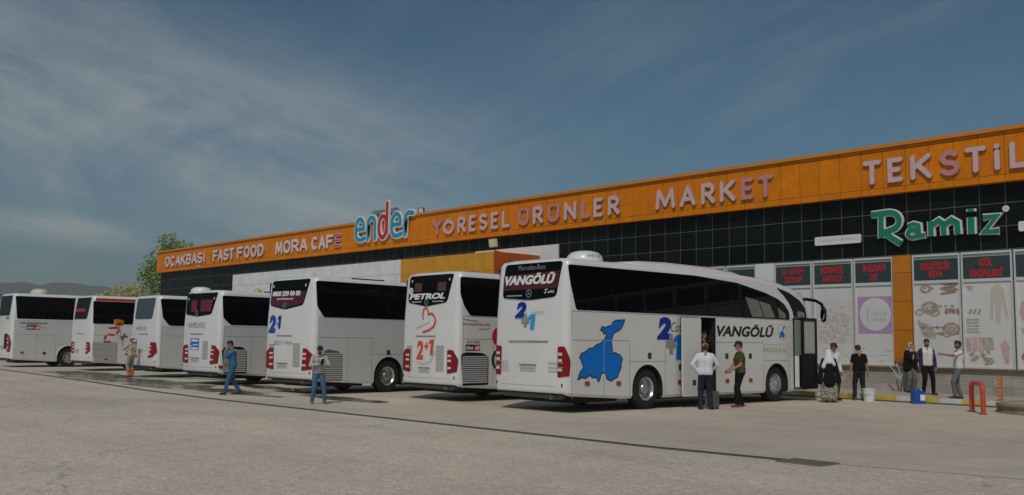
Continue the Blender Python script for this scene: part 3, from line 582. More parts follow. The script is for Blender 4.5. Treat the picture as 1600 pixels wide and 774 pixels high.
for x0, x1, t_, lb in ((-18.4, -16.62, "Türkiye'nin Köftecisi", 'white rounded plate with faint lettering left of the green sign'), (-11.39, -9.6, "Türkiye'nin Köftecisi", 'white rounded plate cut by the frame right of the green sign')):
    e = empty('sign_plate', (x0, FY, 5.28), 0, lb, 'sign')
    mb = MB(); mb.prism(rrect(0, x1-x0, 0, .31, .05), lambda u, v, d: (u, -d, v), .04, .1); mb.build('plate', whc, e)
    text('lettering', t_, (.12, x1-x0-.12, .08, .24), lambda u, v, d: (u, -.1-d, v), mat('plate_grey', (.5, .49, .48), .5), e, depth=.003, base=.001)
# floodlights and the solar heater on the roof
def flood(loc, rz, label, s=1., m_=None):
    e = empty('floodlight', loc, rz, label, 'floodlight', None)
    mb = MB(); mb.prism(rrect(-.26*s, .26*s, -.2*s, .2*s, .04*s), lambda u, v, d: (u, -d-.15*(v/s+.2)*s, v), .08*s, .2*s); mb.build('housing', m_ or mat('floodlight_cream', (.60, .56, .44), .5), e)
    mb = MB(); mb.prism(rrect(-.2*s, .2*s, -.15*s, .15*s, .03*s), lambda u, v, d: (u, -d-.15*(v/s+.2)*s, v), .201*s, .21*s); mb.build('lens', mat('floodlight_lens', (.72, .70, .62), .2), e)
    mb = MB(); mb.tube([(0, .22*s, -.4*s), (0, -.05*s, -.38*s), (0, -.1*s, -.1*s)], .025*s, 0, 8); mb.build('bracket', black, e, 50); return e
flood((-35.65, FS-.1, 6.5), 0, 'cream square floodlight mounted under the fascia above the yellow panels')
flood((-42.1, FY-.1, 8.75), R(20), 'small black floodlight on the roof edge beside the blue and red sign', .7, black)
e = empty('camera_lamp', (-44.45, FY-.05, 6.45), 0, 'small black camera hanging under the fascia above the white annex', 'camera')
mb = MB(); mb.tube([(0, 0, .2), (0, -.12, .15), (0, -.2, -.02)], .03, 0, 8); mb.build('arm', black, e, 50)
mb = MB(); mb.lathe([(.02, -.12), (.1, -.08), (.12, .05), (.06, .14), (.01, .15)], lambda x, y, h: (x, -.2+y, h-.15), 14); mb.build('head', black, e, 50)
e = empty('solar_heater', (-50.0, 34.6, 7.9), 0, 'silver solar water heater with tank on the roof behind the blue and red sign', 'water heater')
mb = MB(); mb.tube([(-1.2, .25, 1.75), (1.2, .25, 1.75)], .24, 0, 18); mb.build('tank', mat('tank_silver', (.42, .43, .43), .35, .1, 4, metal=.6), e, 50)
mb = MB(); mb.box(-1.15, 1.15, -.03, .03, 0, 1.9, 0, lambda x, y, z: (x, y-1.0+z*.55, z*.75)); mb.build('collector', mat('collector_dark', (.05, .06, .07), .15), e)
mb = MB()
for x in (-1.1, 1.1): mb.tube([(x, .3, 0), (x, .3, 1.6)], .035, 0, 8); mb.tube([(x, -1., 0), (x, .2, 1.45)], .035, 0, 8)
mb.build('stand', mat('stand_grey', (.3, .31, .31), .5), e, 50)
# ------------------------------------------------------------------ coaches
W2 = 1.275; TUM = .04
def lean(z): return .045*max(0, z-2.1)
def SF(y, z, d): return (W2 - TUM*max(0, z-2.25) + d, y, z)          # right side of a coach
def SL(y, z, d): return (-(W2 - TUM*max(0, z-2.25) + d), y, z)
def RF(x, z, d): return (x, lean(z)-d, z)                            # its rear
def wheel_meshes():
    # local x axis points outwards
    fx = lambda a, b, h: (h, a, b)
    out = {}
    for kind, prof in (('rear', [(.30, .0), (.29, -.02), (.265, -.05), (.25, -.15), (.2, -.17), (.15, -.16), (.14, -.06), (.12, -.03), (.09, -.02), (.085, .0), (.01, .0)]),
                       ('front', [(.30, .0), (.29, .005), (.27, -.02), (.25, -.03), (.2, .02), (.15, .045), (.13, .05), (.12, .08), (.09, .085), (.085, .1), (.01, .1)])):
        mb = MB(); mb.lathe([(.31, -.30), (.46, -.29), (.505, -.25), (.52, -.15), (.505, -.03), (.46, .01), (.36, .015), (.305, .0), (.30, -.05), (.29, -.2), (.01, -.22)], fx, 36, 0, True)
        for k in range(36):
            a = 2*math.pi*k/36; c, s_ = math.cos(a), math.sin(a)
            mb.box(-.25, -.05, -.012, .012, .515, .527, 0, lambda x, y, z: (x, y*c+z*s_, -y*s_+z*c))
        t = mb.build('tyre', rubber, None, 35); t_me = t.data; bpy.data.objects.remove(t)
        mb = MB(); mb.lathe(prof, fx, 32, 0, False)
        for k in range(10):
            a = 2*math.pi*k/10; r = .19; hh = -.17 if kind == 'rear' else .02
            mb.lathe([(.018, hh), (.018, hh+.04), (.008, hh+.05)], lambda x, y, h, a=a: (h, x+r*math.cos(a), y+r*math.sin(a)), 6)
            if kind == 'front':
                mb.lathe([(.022, -.02), (.022, -.012), (.005, -.011)], lambda x, y, h, a=a: (h+.01, x+.235*math.cos(a+.3), y+.235*math.sin(a+.3)), 8, 1)
        t = mb.build('rim', [steel, black], None, 30); r_me = t.data; bpy.data.objects.remove(t)
        out[kind] = (t_me, r_me)
    return out
WM = wheel_meshes()
def coach_body(H, L, zbelt, sidemat, cuts, drop):
    # stations along the length: (y, inset, top, bottom)
    st = []; r = .17
    for k in range(6):
        a = R(90*k/5); st.append((r*(1-math.cos(a)), r*(1-math.sin(a))))
    for y in (.35, .7, 1.3, 2.0, 3, 4.2, 5.5, 6.6, 7.4, 8.2, 8.9, 9.5, 10.0, 10.4, 10.7, 10.9, 11.08, 11.22, 11.33, 11.41, 11.46):
        y = y-11.5+L if y > 6 else y; q = max(0, (y-(L-.7))/.68); st.append((y, .34*(1-math.sqrt(max(0, 1-q*q)))))
    def top(y):
        a = [(0, H), (L-4.2, H), (L-3.0, H-drop*.12), (L-1.9, H-drop*.35), (L-1.0, H-drop*.78), (L-.7, H-drop), (L-.45, H-drop-.45), (L-.28, H-drop-1.0), (L-.15, H-drop-1.65), (L-.07, H-drop-2.05), (L, H-drop-2.4)]
        return float(np.interp(y, [p[0] for p in a], [p[1] for p in a]))
    vs = []; n = None; rows = [0, .05, .22, .40, None, .80]
    for y, ins in st:
        zt = top(y) - (ins if y < .2 else 0); zb = float(np.interp(y, [0, .15, 2.2, 3.4, L-1.5, L], [.45+ins*.4, .41, .29, .28, .28, .34])); w = W2-ins
        zr = [zb, zb+.07] + [zb+(H-zb)*f for f in (.2, .36)] + [zbelt, zbelt+(H-zbelt)*.45]
        cr = min(.16, (zt-zb)*.1)
        sc_ = (zt-cr-zb)/(H-.16-zb); zr = [zb+(z-zb)*sc_ for z in zr]
        half = [(w-.06, zr[0])] + [(w, zr[1])] + [(w-TUM*max(0, z-2.25), z) for z in zr[2:]]
        wt = w-TUM*max(0, zt-cr-2.25)
        half += [(wt-cr*(1-math.cos(R(a))), zt-cr+cr*math.sin(R(a))) for a in (0, 30, 60, 80)] + [(wt*.55, zt+.025)]
        ring = half + [(-x, z) for x, z in half[::-1]]; n = len(ring)
        vs += [(x, y+lean(z)*max(0, 1-y/1.2), z) for x, z in ring]
    m = len(st); fs = [(i*n+k, i*n+(k+1) % n, (i+1)*n+(k+1) % n, (i+1)*n+k) for i in range(m-1) for k in range(n)]
    fs += [tuple(range(n))[::-1], tuple((m-1)*n+k for k in range(n))]
    mb = MB(); mb.add(vs, fs); o = mb.build('body', [white, under, sidemat, glass])
    for p in o.data.polygons:
        c = p.center; nn = p.normal
        if nn.z < -.7: p.material_index = 1
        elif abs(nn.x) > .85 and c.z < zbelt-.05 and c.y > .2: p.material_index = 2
        elif c.y > L-.72 and c.z > 1.25 and nn.y > .15: p.material_index = 3
    cb = MB()
    for y, zc, rad in cuts['arches']:
        for s in (-1, 1):
            cb.lathe([(rad, s*1.5), (rad, s*.72)] if s > 0 else [(rad, s*.72), (rad, s*1.5)], lambda a, b, h, y=y, zc=zc: (h, y+a, zc+b), 32, 1)
            cb.box(s*1.11-.39, s*1.11+.39, y-rad*.999, y+rad*.999, -.3, zc-.001-0.0, 1)
    for y0, y1, z0, z1, dp in cuts.get('doors', []): cb.box(W2-dp, W2+.4, y0, y1, z0, z1, 1)
    c = cb.build('cutter', [white, under])
    md = o.modifiers.new('b', 'BOOLEAN'); md.operation = 'DIFFERENCE'; md.object = c; md.solver = 'EXACT'; md.use_self = True
    bpy.context.view_layer.update(); dg = bpy.context.evaluated_depsgraph_get()
    me = bpy.data.meshes.new_from_object(o.evaluated_get(dg)); bpy.data.objects.remove(o); bpy.data.objects.remove(c)
    shade(me, 32); me.name = 'body'; return me
def star(root, x, z, r, m=chrome):
    mb = MB(); ring2d(mb, x, z, r, r*.8, RF, .012, .024, 0, 24)
    for a in (90, 210, 330):
        ca, sa = math.cos(R(a)), math.sin(R(a)); px, pz = -sa, ca
        mb.prism([(x+px*r*.14, z+pz*r*.14), (x+ca*r*.85, z+sa*r*.85), (x-px*r*.14, z-pz*r*.14)], RF, .0125, .026+.001*(a % 7))
    return mb.build('emblem', m, root)
def slats(mb, u0, u1, v0, v1, n, fn, d0=.004, d1=.016, mi=0, skew=0.):
    h = (v1-v0)/n
    for k in range(n):
        z = v0+h*k; mb.prism([(u0, z), (u1, z+skew), (u1, z+h*.55+skew), (u0, z+h*.55)], fn, d0, d1, mi)
def RC(x, z, d):
    # rear surface carried round the vertical corner; x is measured along the skin
    s = 1 if x > 0 else -1; a = abs(x); x0 = W2-.17
    if a <= x0: return (x, lean(z)-d, z)
    t = min(math.pi/2, (a-x0)/.17); e = max(0, a-x0-.17*math.pi/2)
    return (s*(x0+(.17+d)*math.sin(t)), lean(z)+.17-(.17+d)*math.cos(t)+e, z)
def sliced(mb, poly, fn, d0, d1, n=10, mi=0):
    xs = [p[0] for p in poly]; x0, x1 = min(xs)+1e-4, max(xs)-1e-4; lo, hi = [], []
    for k in range(n+1):
        x = x0+(x1-x0)*k/n; zs = []
        for (ax, az), (bx, bz) in zip(poly, poly[1:]+poly[:1]):
            if (ax-x)*(bx-x) <= 0 and abs(ax-bx) > 1e-9: zs.append(az+(bz-az)*(x-ax)/(bx-ax))
        lo.append((x, min(zs))); hi.append((x, max(zs)))
    vs = [fn(*p, d) for d in (d0, d1) for row in (lo, hi) for p in row]; m = n+1; A, B_, C2, D2 = 0, m, 2*m, 3*m; fs = []
    for k in range(n): fs += [(A+k, A+k+1, B_+k+1, B_+k), (C2+k, D2+k, D2+k+1, C2+k+1), (A+k, C2+k, C2+k+1, A+k+1), (B_+k, B_+k+1, D2+k+1, D2+k)]
    fs += [(A, B_, D2, C2), (A+n, C2+n, D2+n, B_+n)]; mb.add(vs, fs, mi)
def tail_light(root, poly, marks=True, m=redlens, fn=RC):
    mb = MB(); sliced(mb, rpoly(poly, .03, 3), fn, -.03, .016, 12); o = mb.build('tail_light', m, root, 40)
    if marks:
        xs = [p[0] for p in poly]; zs = [p[1] for p in poly]; x0, x1, z0, z1 = min(xs), max(xs), min(zs), max(zs); w = x1-x0; h = z1-z0
        q = MB()
        for f in (.2, .5, .7): sliced(q, [(x0+w*(.06 if x0 > 0 else .55), z0+h*f), (x0+w*(.42 if x0 > 0 else .92), z0+h*f), (x0+w*(.42 if x0 > 0 else .92), z0+h*(f+.09)), (x0+w*(.06 if x0 > 0 else .55), z0+h*(f+.09))], fn, .0165, .022, 5)
        q.build('lens', whitelens, o)
    return o
def coach(label, X, Y, yaw, H=3.6, L=11.5, zbelt=2.33, side=panel, rw=None, win=None, tl=None, drop=.42, rear_axle=2.95, front_axle=8.82, doors=(), rglass=glass, groove=None, plate=None, seams=(), win_end=None, squares=(), reds=(), band=None):
    a = R(yaw); ox, oy = X-math.cos(a)*W2, Y-math.sin(a)*W2
    root = empty('coach', (ox, oy, 0), a, label, 'coach', 'white coaches parked side by side')
    me = coach_body(H, L, zbelt, side, dict(arches=[(rear_axle, .53, .60), (front_axle, .53, .60)], doors=doors), drop)
    body = link('body', me, root)
    # wheels
    for y, kind in ((rear_axle, 'rear'), (front_axle, 'front')):
        for s in (1, -1):
            t = link('wheel', WM[kind][0], root, (s*(W2-.06), y, .522), 0 if s > 0 else math.pi); r_ = link('rim', WM[kind][1], t)
    mb = MB()
    for y in (rear_axle, front_axle): mb.tube([(-1.1, y, .522), (1.1, y, .522)], .07, 0, 10)
    mb.box(-.9, .9, .5, 2.2, .22, .5); mb.box(-.7, .7, 4, 8, .2, .4); mb.build('underframe', under, root)
    # rear window, side windows
    z1 = H-.055
    mb = MB(); mb.prism(rpoly(rw, .12, 5), RF, -.02, .008); rwo = mb.build('rear_window', rglass, root)
    for fn in (SF, SL):
        mb = MB(); mb.prism(rpoly(win, .07, 4), fn, -.02, .007); sw = mb.build('side_window', glass, root)
        q = MB(); ws = max(p[0] for p in win)-1.2
        for k in range(1, 7):
            y = .3+ws*k/6.6; q.prism([(y, win[-1][1]+.06), (y+.012, win[-1][1]+.06), (y+.012, H-.75), (y, H-.75)], fn, .0072, .0085)
        q.build('pane_joints', mat('window_joint', (.025, .025, .028), .3), sw)
    # windscreen wings at the front and mirrors
    for s in (1, -1):
        mb = MB(); x = s*1.2; y = L-.35
        mb.tube([(s*1.0, L-.75, H-drop-.2), (s*1.2, L-.5, H-drop-.16), (s*1.36, L-.2, H-drop-.2), (s*1.44, L+.0, H-drop-.3), (s*1.46, L+.08, H-drop-.46)], [.04, .05, .05, .05, .045], 0, 8); m_ = mb.build('mirror', black, root, 60)
        mb = MB(); mb.lathe([(.02, -.86), (.075, -.82), (.1, -.66), (.095, -.5), (.06, -.4), (.02, -.37)], lambda a, b, h: (s*1.46+a, L+.08+b*.7, H-drop+h), 14); mb.build('mirror_head', black, m_, 50)
        mb = MB(); mb.prism(ellip(s*1.46, H-drop-.64, .07, .17, 18), lambda u, v, d: (u, L+.005+d, v), 0, .006); mb.build('mirror_glass', mat('mirror_glass', (.6, .6, .6), .03, metal=1), m_)
        mb = MB(); mb.prism(rrect(s*.85-.2, s*.85+.2, .75, 1.0, .08), lambda u, v, d: (u, L-.07+d, v), -.05, .08); mb.build('headlight', whitelens, root)
    # tail lights, both sides
    for s in (1, -1): tail_light(root, [(s*p[0], p[1]) for p in tl][::s])
    if groove: mb = MB(); mb.prism([(groove[0], groove[2]), (groove[1], groove[2]), (groove[1], groove[2]+.022), (groove[0], groove[2]+.022)], RF, .001, .012); mb.build('hatch_handle', mat('hatch_strip', (.22, .21, .17), .4), root)
    if plate:
        x0, x1, z0, z1_ = plate; mb = MB(); mb.prism(rrect(x0, x1, z0, z1_, .015, 2), RF, .001, .012); p = mb.build('number_plate', ltgrey, root)
        q = MB()
        for k in range(6): q.prism([(x0+.05+k*(x1-x0-.1)/6, z0+.035), (x0+.05+(k+.6)*(x1-x0-.1)/6, z0+.035), (x0+.05+(k+.6)*(x1-x0-.1)/6, z1_-.035), (x0+.05+k*(x1-x0-.1)/6, z1_-.035)], RF, .0125, .0135)
        q.build('worn_characters', mat('plate_faint', (.36, .36, .37), .5), p)
        q = MB(); q.prism([(x0-.02, z1_+.012), (x1+.02, z1_+.012), (x1+.02, z1_+.03), (x0-.02, z1_+.03)], RF, .001, .03); q.build('plate_lamp', grey, root)
    # panel gaps: rear corner line, belt, hatches
    mb = MB(); w = .007
    def hl(y0, y1, z, fn=SF):
        segs = [(y0, y1)]
        for a0, a1, b0, b1_, _ in (doors if fn is SF else ()):
            if b0 < z < b1_+.1: segs = [q for s0, s1 in segs for q in (((s0, min(s1, a0-.03)), (max(s0, a1+.03), s1)) if s0 < a1 and s1 > a0 else ((s0, s1),)) if q[1]-q[0] > .02]
        for s0, s1 in segs: mb.prism([(s0, z-w), (s1, z-w), (s1, z+w), (s0, z+w)], fn, -.004, .0022)
    def vl(y, z0, z1, fn=SF): mb.prism([(y-w, z0), (y+w, z0), (y+w, z1), (y-w, z1)], fn, -.004, .0026)
    ya = rear_axle; yf = front_axle
    for fn in (SF, SL):
        hl(.18, L-1.0, zbelt-.01, fn); hl(.2, ya-.7, 1.72, fn); hl(ya+.7, yf-.7, 1.72, fn); hl(ya-.7, ya+.7, 1.21, fn); hl(yf-.62, yf+.62, 1.21, fn)
        for y in (.19, 1.3, ya-.7, ya+.7, yf-.68, yf+.66): vl(y, .36, 1.72 if y != .19 else zbelt, fn)
        for y in (4.3, 5.85): vl(y, .36, zbelt, fn)
        for y in (6.95,): vl(y, .36, 1.72, fn)
    mb.prism([(-.95, .62), (.95, .62), (.95, .63), (-.95, .63)], RF, -.004, .002)
    mb.build('panel_gaps', seamm, root)
    for y, z in squares: mb = MB(); mb.prism(rrect(y-.07, y+.07, z-.075, z+.075, .02, 3), SF, .002, .01); mb.build('locker_catch', mat('catch_dark', (.035, .04, .045), .4), root)
    for y, z in reds: mb = MB(); mb.prism(rrect(y-.08, y+.08, z-.05, z+.05, .015, 2), SF, .002, .018); mb.build('side_marker', mat('marker_red', (.32, .05, .02), .25), root)
    for s in (1, -1): mb = MB(); mb.prism(rrect(s*1.14-.02, s*1.14+.02, .62, .7, .01, 2), RF, .0, .012); mb.build('reflector', redlens, root)
    # exhaust and bumper lip
    mb = MB(); mb.box(-1.0, 1.0, .12, .2, .33, .44); mb.tube([(.75, .0, .36), (.75, .6, .36)], .05, 0, 10); mb.build('exhaust', mat('exhaust_metal', (.12, .11, .10), .5), root)
    root['label'] = label
    return root, body, rwo
def ac_dome(root, x, y, z, rx, ry, h, m=white, inside=.0):
    mb = MB(); mb.lathe([(1, -.1), (1.0, .35), (.93, .62), (.75, .86), (.45, .98), (.01, 1.0)], lambda a, b, q: (x+rx*a, y+ry*b, z+h*q), 30); return mb.build('roof_unit', m, root, 50)
def grille(root, poly, z0, z1, n, fn, dark=black, light=ltgrey, x0=None, x1=None):
    mb = MB(); mb.prism(rpoly(poly, .06, 4), fn, .001, .006); g_ = mb.build('engine_grille', dark, root)
    q = MB(); slats(q, x0, x1, z0, z1, n, fn, .0065, .02); q.build('slats', light, g_); return g_
def vents(root, items, m=grey):
    for u0, u1, v0, v1, n in items: mb = MB(); slats(mb, u0, u1, v0, v1, n, RF, .001, .006); mb.build('rear_vent', m, root)

# ---- coach 1, nearest, with open doors
TLA = [(1.0, 1.56), (1.2, 1.57), (1.34, 1.25), (1.33, .88), (1.0, .84)]
c1, b1, rw1 = coach('nearest white coach with blue map on its side, open doors and two men beside it', -15.8, 16.2, 0, H=3.66, L=11.15, front_axle=8.85, zbelt=2.41, side=panel,
    rw=[(-1.0, 2.75), (-.93, 3.58), (1.08, 3.59), (.9, 2.74), (.0, 2.68)],
    win=[(.1, 3.5), (5.0, 3.5), (6.94, 3.40), (8.34, 3.18), (9.0, 3.02), (9.32, 2.89), (9.58, 2.66), (9.6, 2.42), (.33, 2.43), (.17, 3.0)], tl=TLA,
    doors=[(5.18, 5.80, .32, 2.36, 1.0), (9.76, 10.5, .36, 2.48, .9)], groove=(-.73, .66, 1.67), plate=(-.3, .25, .96, 1.10),
    squares=[(3.02, 1.35), (6.35, 1.34), (7.49, 1.34), (4.82, .65), (4.28, 1.06)], reds=[(.71, .7), (1.83, .68), (4.24, .67), (6.36, .66), (7.49, .66)])
mb = MB(); mb.prism([(-.99, 2.93), (-.97, 3.30), (1.0, 3.36), (.93, 2.95)], RF, .0085, .0095); mb.build('blind', maroon, rw1)
text('lettering', 'Mercedes-Benz', (-.45, .52, 3.42, 3.54), RF, mat('silver_print', (.28, .27, .26), .4), rw1, bold=-.005, depth=.002, base=.010)
text('lettering', 'VANGÖLÜ', (-.92, .86, 3.06, 3.34), RF, wprint, rw1, bold=.05, shear=.28, depth=.003, base=.011)
mb = MB(); [stroke2d(mb, q, .018, RF, .0095, .012, 0, 2) for q in ([(.52, 2.92), (.6, 2.93)], [(.56, 2.93), (.53, 2.83), (.5, 2.85)], [(.6, 2.86), (.66, 2.84), (.68, 2.88)], [(.71, 2.84), (.73, 2.89), (.78, 2.84)], [(.8, 2.9), (.82, 2.84)])]; mb.build('script', wprint, rw1)
mb = MB()
for k in range(15): mb.prism([(-.84+.037*k, 2.78), (-.815+.037*k, 2.78), (-.815+.037*k, 2.81), (-.84+.037*k, 2.81)], RF, .0085, .0095)
mb.build('small_print', ltgrey, rw1)
star(c1, -.03, 2.84, .1)
def numeral_one(fn, rect, m, root):
    x0, x1, z0, z1 = rect; mb = MB()
    mb.prism([(x0+u*(x1-x0), z0+v*(z1-z0)) for u, v in ((.02, .70), (.1, .86), (.5, 1), (1, 1), (.82, 0), (.28, 0), (.42, .74))], fn, .0052, .0068); return mb.build('lettering', m, root)
def two_plus_one(root, fn, r2_, rp, r1, bold=.06, sh=.2):
    text('lettering', '2', r2_, fn, blued, root, bold=bold, shear=sh, depth=.0015, base=.003)
    text('lettering', '+', rp, fn, mat('sage_grey_print', (.30, .31, .28), .5), root, bold=bold*1.3, depth=.0015, base=.0032)
    numeral_one(fn, r1, bluel, root)
two_plus_one(c1, RF, (-.52, -.12, 2.25, 2.64), (-.28, .0, 2.04, 2.33), (-.04, .21, 1.97, 2.34))
text('lettering', 'comfort', (.1, .5, 2.34, 2.46), RF, mat('faint_print', (.66, .66, .66), .5), c1, shear=.3, depth=.001, base=.002)
mb = MB()
for s in (1, -1):
    for z in (.98, 1.07, 1.17): mb.prism([(s*.7, z), (s*1.2, z), (s*1.2, z+.018), (s*.7, z+.018)], RF, .022, .027)
mb.build('trim_strips', chrome, c1)
# side lettering and map
text('lettering', '2', (3.31, 3.9, 1.76, 2.35), SF, blued, c1, bold=.07, shear=.15, depth=.0015, base=.003)
text('lettering', '+', (3.69, 4.1, 1.38, 1.9), SF, MT['sage_grey_print'], c1, bold=.08, depth=.0015, base=.0035)
numeral_one(SF, (3.98, 4.35, 1.25, 1.9), bluem, c1)
text('lettering', 'Com', (3.9, 4.37, 1.97, 2.22), SF, dkgrey, c1, shear=.35, bold=-.012, depth=.001, base=.003)
text('lettering', 'VANGÖLÜ', (5.9, 8.72, 1.88, 2.24), SF, dkgrey, c1, bold=.034, shear=.25, depth=.0015, base=.003)
text('lettering', '0850 650 65 65', (8.15, 9.38, 1.45, 1.58), SF, grey, c1, bold=-.008, shear=.15, depth=.001, base=.003)
mb = MB(); [mb.prism([(8.16+.1*k, 1.665), (8.16+.1*k+.075, 1.665), (8.16+.1*k+.075, 1.69), (8.16+.1*k, 1.69)], SF, .003, .004) for k in range(12)]; mb.build('small_print', ltgrey, c1)
MAP = [(2.06, 2.24), (1.99, 2.11), (1.91, 2.01), (1.78, 1.95), (1.66, 1.91), (1.6, 1.8), (1.56, 1.71), (1.6, 1.55), (1.6, 1.4), (1.68, 1.43), (1.78, 1.4), (1.9, 1.36), (1.98, 1.27), (1.93, 1.17), (1.93, 1.07), (1.85, .95), (1.79, .83), (1.68, .8), (1.56, .74), (1.47, .77), (1.39, .81), (1.36, .93), (1.28, .95), (1.2, .92), (1.15, .78), (1.1, .73), (1.06, .8), (1.0, .84), (.9, .83), (.79, .89), (.66, .82), (.54, .84), (.38, .79), (.42, .88), (.46, .97), (.55, 1.03), (.58, 1.11), (.52, 1.19), (.5, 1.26), (.44, 1.31), (.5, 1.4), (.65, 1.45), (.79, 1.53), (.9, 1.53), (1.0, 1.6), (1.17, 1.65), (1.28, 1.71), (1.38, 1.83), (1.36, 1.92), (1.28, 1.88), (1.25, 1.95), (1.17, 1.97), (1.23, 2.05), (1.35, 2.03), (1.47, 2.07), (1.56, 2.08), (1.64, 2.18), (1.75, 2.22), (1.87, 2.22)]
mb = MB(); mb.prism(MAP, SF, .003, .0045); mp_ = mb.build('map', mat('map_blue', (.004, .185, .68), .4, spec=.15), c1)
mb = MB()
stroke2d(mb, MAP+[MAP[0]], .03, SF, .0046, .0056); mb.build('map_outline', mat('map_line', (.008, .02, .06), .4), mp_)
mb = MB(); mb.prism([(1.296, .93), (1.306, .93), (1.306, 1.72), (1.296, 1.72)], SF, .0046, .006); mb.prism([(1.28, 1.716), (1.56, 1.716), (1.56, 1.724), (1.28, 1.724)], SF, .0046, .0062); mb.build('map_joint', ltgrey, mp_)
mb = MB(); mb.prism(ellip(9.16, 2.04, .2, .23), SF, .002, .003); lg = mb.build('round_logo', wprint, c1)
mb = MB(); ring2d(mb, 9.16, 2.04, .2, .19, SF, .0032, .004, 0, 28, 1.15); mb.build('logo_ring', dkgrey, lg)
mb = MB(); mb.prism([(9.0+(p[0]-.38)*.19, 1.86+(p[1]-.73)*.24) for p in MAP[::2]], SF, .0033, .0042); mb.build('small_map', MT['map_blue'], lg)
# roof: dome and long fairing
dm1 = ac_dome(c1, .2, 1.75, 3.64, .47, .48, .35)
text('lettering', 'IVETA', (-.42, .42, 3.85, 3.93), lambda u, v, d: (.2+(.465+d)*math.cos(u-.25), 1.75+(.475+d)*math.sin(u-.25), v-.04), grey, dm1, depth=.003, base=.0)
mb = MB(); rows = []
for y, w_, z in ((2.45, .9, 3.62), (2.6, 1.0, 3.72), (3.0, 1.05, 3.78), (4, 1.08, 3.81), (5.9, 1.08, 3.80), (7.2, 1.0, 3.75), (8.2, .9, 3.62), (8.9, .75, 3.48)):
    rows.append([(-w_, y, z-.18), (-w_+.03, y, z-.05), (-w_+.14, y, z), (0, y, z+.02), (w_-.14, y, z), (w_-.03, y, z-.05), (w_, y, z-.18)])
vs = [v for r_ in rows for v in r_]; n = 7
mb.add(vs, [(i*n+k, i*n+k+1, (i+1)*n+k+1, (i+1)*n+k) for i in range(len(rows)-1) for k in range(n-1)] + [tuple(range(n)), tuple((len(rows)-1)*n+k for k in range(n))]); mb.build('roof_fairing', white, c1, 40)
# middle door slid open, with its step, and a dark stair well
md = MB(); md.prism(rrect(4.2, 4.99, .29, 2.35, .04, 3), SF, .1, .15); do = md.build('door', panel, c1)
md = MB(); md.prism(rrect(4.185, 5.005, .275, 2.365, .04, 3), SF, .09, .0995); md.build('door_seal', black, do)
md = MB(); md.prism(rrect(4.6, 4.74, .58, .72, .02, 3), SF, .151, .158); md.build('locker_catch', MT['catch_dark'], do)
md = MB(); md.box(.35, 1.25, 5.19, 5.79, .33, .42); md.box(.35, .9, 5.19, 5.79, .42, .72); md.build('steps', mat('step_grey', (.09, .09, .09), .7), c1)
md = MB(); md.prism([(5.795, .3), (5.825, .3), (5.825, 2.38), (5.795, 2.38)], SF, .001, .012); md.prism([(5.16, 2.36), (5.825, 2.36), (5.825, 2.385), (5.16, 2.385)], SF, .0012, .013); md.build('door_frame', black, c1)
# dark mask, white pillar and glass beside the front door
mk = MB(); mk.prism(rpoly([(8.95, 3.36), (9.6, 3.24), (10.2, 3.02), (10.5, 2.78), (10.55, 2.5), (9.82, 2.5), (9.78, 2.68), (9.6, 2.92), (9.35, 3.12)], .05), SF, -.02, .012); mk.build('front_mask', black, c1)
mk = MB(); mk.prism(rpoly([(10.0, 2.52), (10.45, 2.52), (10.4, 2.66), (10.05, 2.7)], .04), SF, .0121, .014); mk.build('front_side_pane', glassg, c1)
mk = MB(); mk.prism([(7.3, 3.02), (7.95, 2.94), (8.2, 2.46), (7.62, 2.46)], SF, .0072, .009); mk.prism([(8.0, 2.93), (8.55, 2.84), (8.8, 2.46), (8.25, 2.46)], SF, .0072, .009); mk.prism([(8.95, 2.78), (9.35, 2.6), (9.4, 2.46), (9.02, 2.46)], SF, .0072, .009); mk.build('painted_light_panes', mat('through_light_grey', (.16, .17, .14), .05), c1)  # brightness seen through to the windscreen, painted as opaque paler panes
# front door leaf swung out ahead of its opening
dl = empty('front_door', (W2+.28, 9.78, .36), R(-3)); dl.parent = c1
def leaf(name, u0, u1, v0, v1, d0, d1, m_): mb = MB(); mb.prism(rrect(u0, u1, v0, v1, .03, 3), lambda u, v, d: (d, u, v), d0, d1); return mb.build(name, m_, dl)
for a_, b_, c_, d_ in ((0, .09, 0, 2.12), (.66, .76, 0, 2.12), (.09, .66, 2.03, 2.12), (.09, .66, .98, 1.06), (.09, .66, .0, .1)): leaf('door_frame', a_, b_, c_, d_, -.03, .03, black)
leaf('door_glass', .088, .662, 1.058, 2.032, -.012, .012, mat('door_glass_pale', (.42, .43, .40), .06)); leaf('door_panel', .088, .662, .098, .982, -.02, .02, black)
# hinged glass edge and white strip standing at the opening
dg_ = empty('door_edge', (W2+.05, 9.76, .36), R(-8)); dg_.parent = c1
mb = MB(); mb.prism(rpoly([(0, 1.0), (.42, 1.0), (.34, 2.02), (0, 2.08)], .04), lambda u, v, d: (u*.35+d, u, v), 0, .02); mb.build('edge_glass', glassg, dg_)
mb = MB(); mb.prism([(0, .05), (.11, .05), (.11, .99), (0, .99)], lambda u, v, d: (u*.35+d, u, v), 0, .03); mb.build('edge_strip', white, dg_)
mb = MB(); mb.prism(rrect(.2, .42, .62, .86, .03), lambda u, v, d: (u*.35+d, u, v), .03, .034); s_ = mb.build('sticker', mat('sticker_yellow', (.65, .42, .02), .5), dg_)
mb = MB(); mb.prism(rrect(.12, .5, .1, .98, .02), lambda u, v, d: (u*.35+d, u, v), .0, .025); mb.build('edge_panel', black, dg_)
text('lettering', 'O', (.25, .37, .66, .82), lambda u, v, d: (u*.35+.034+d, u, v), black, s_, bold=.03, depth=.001, base=.001)
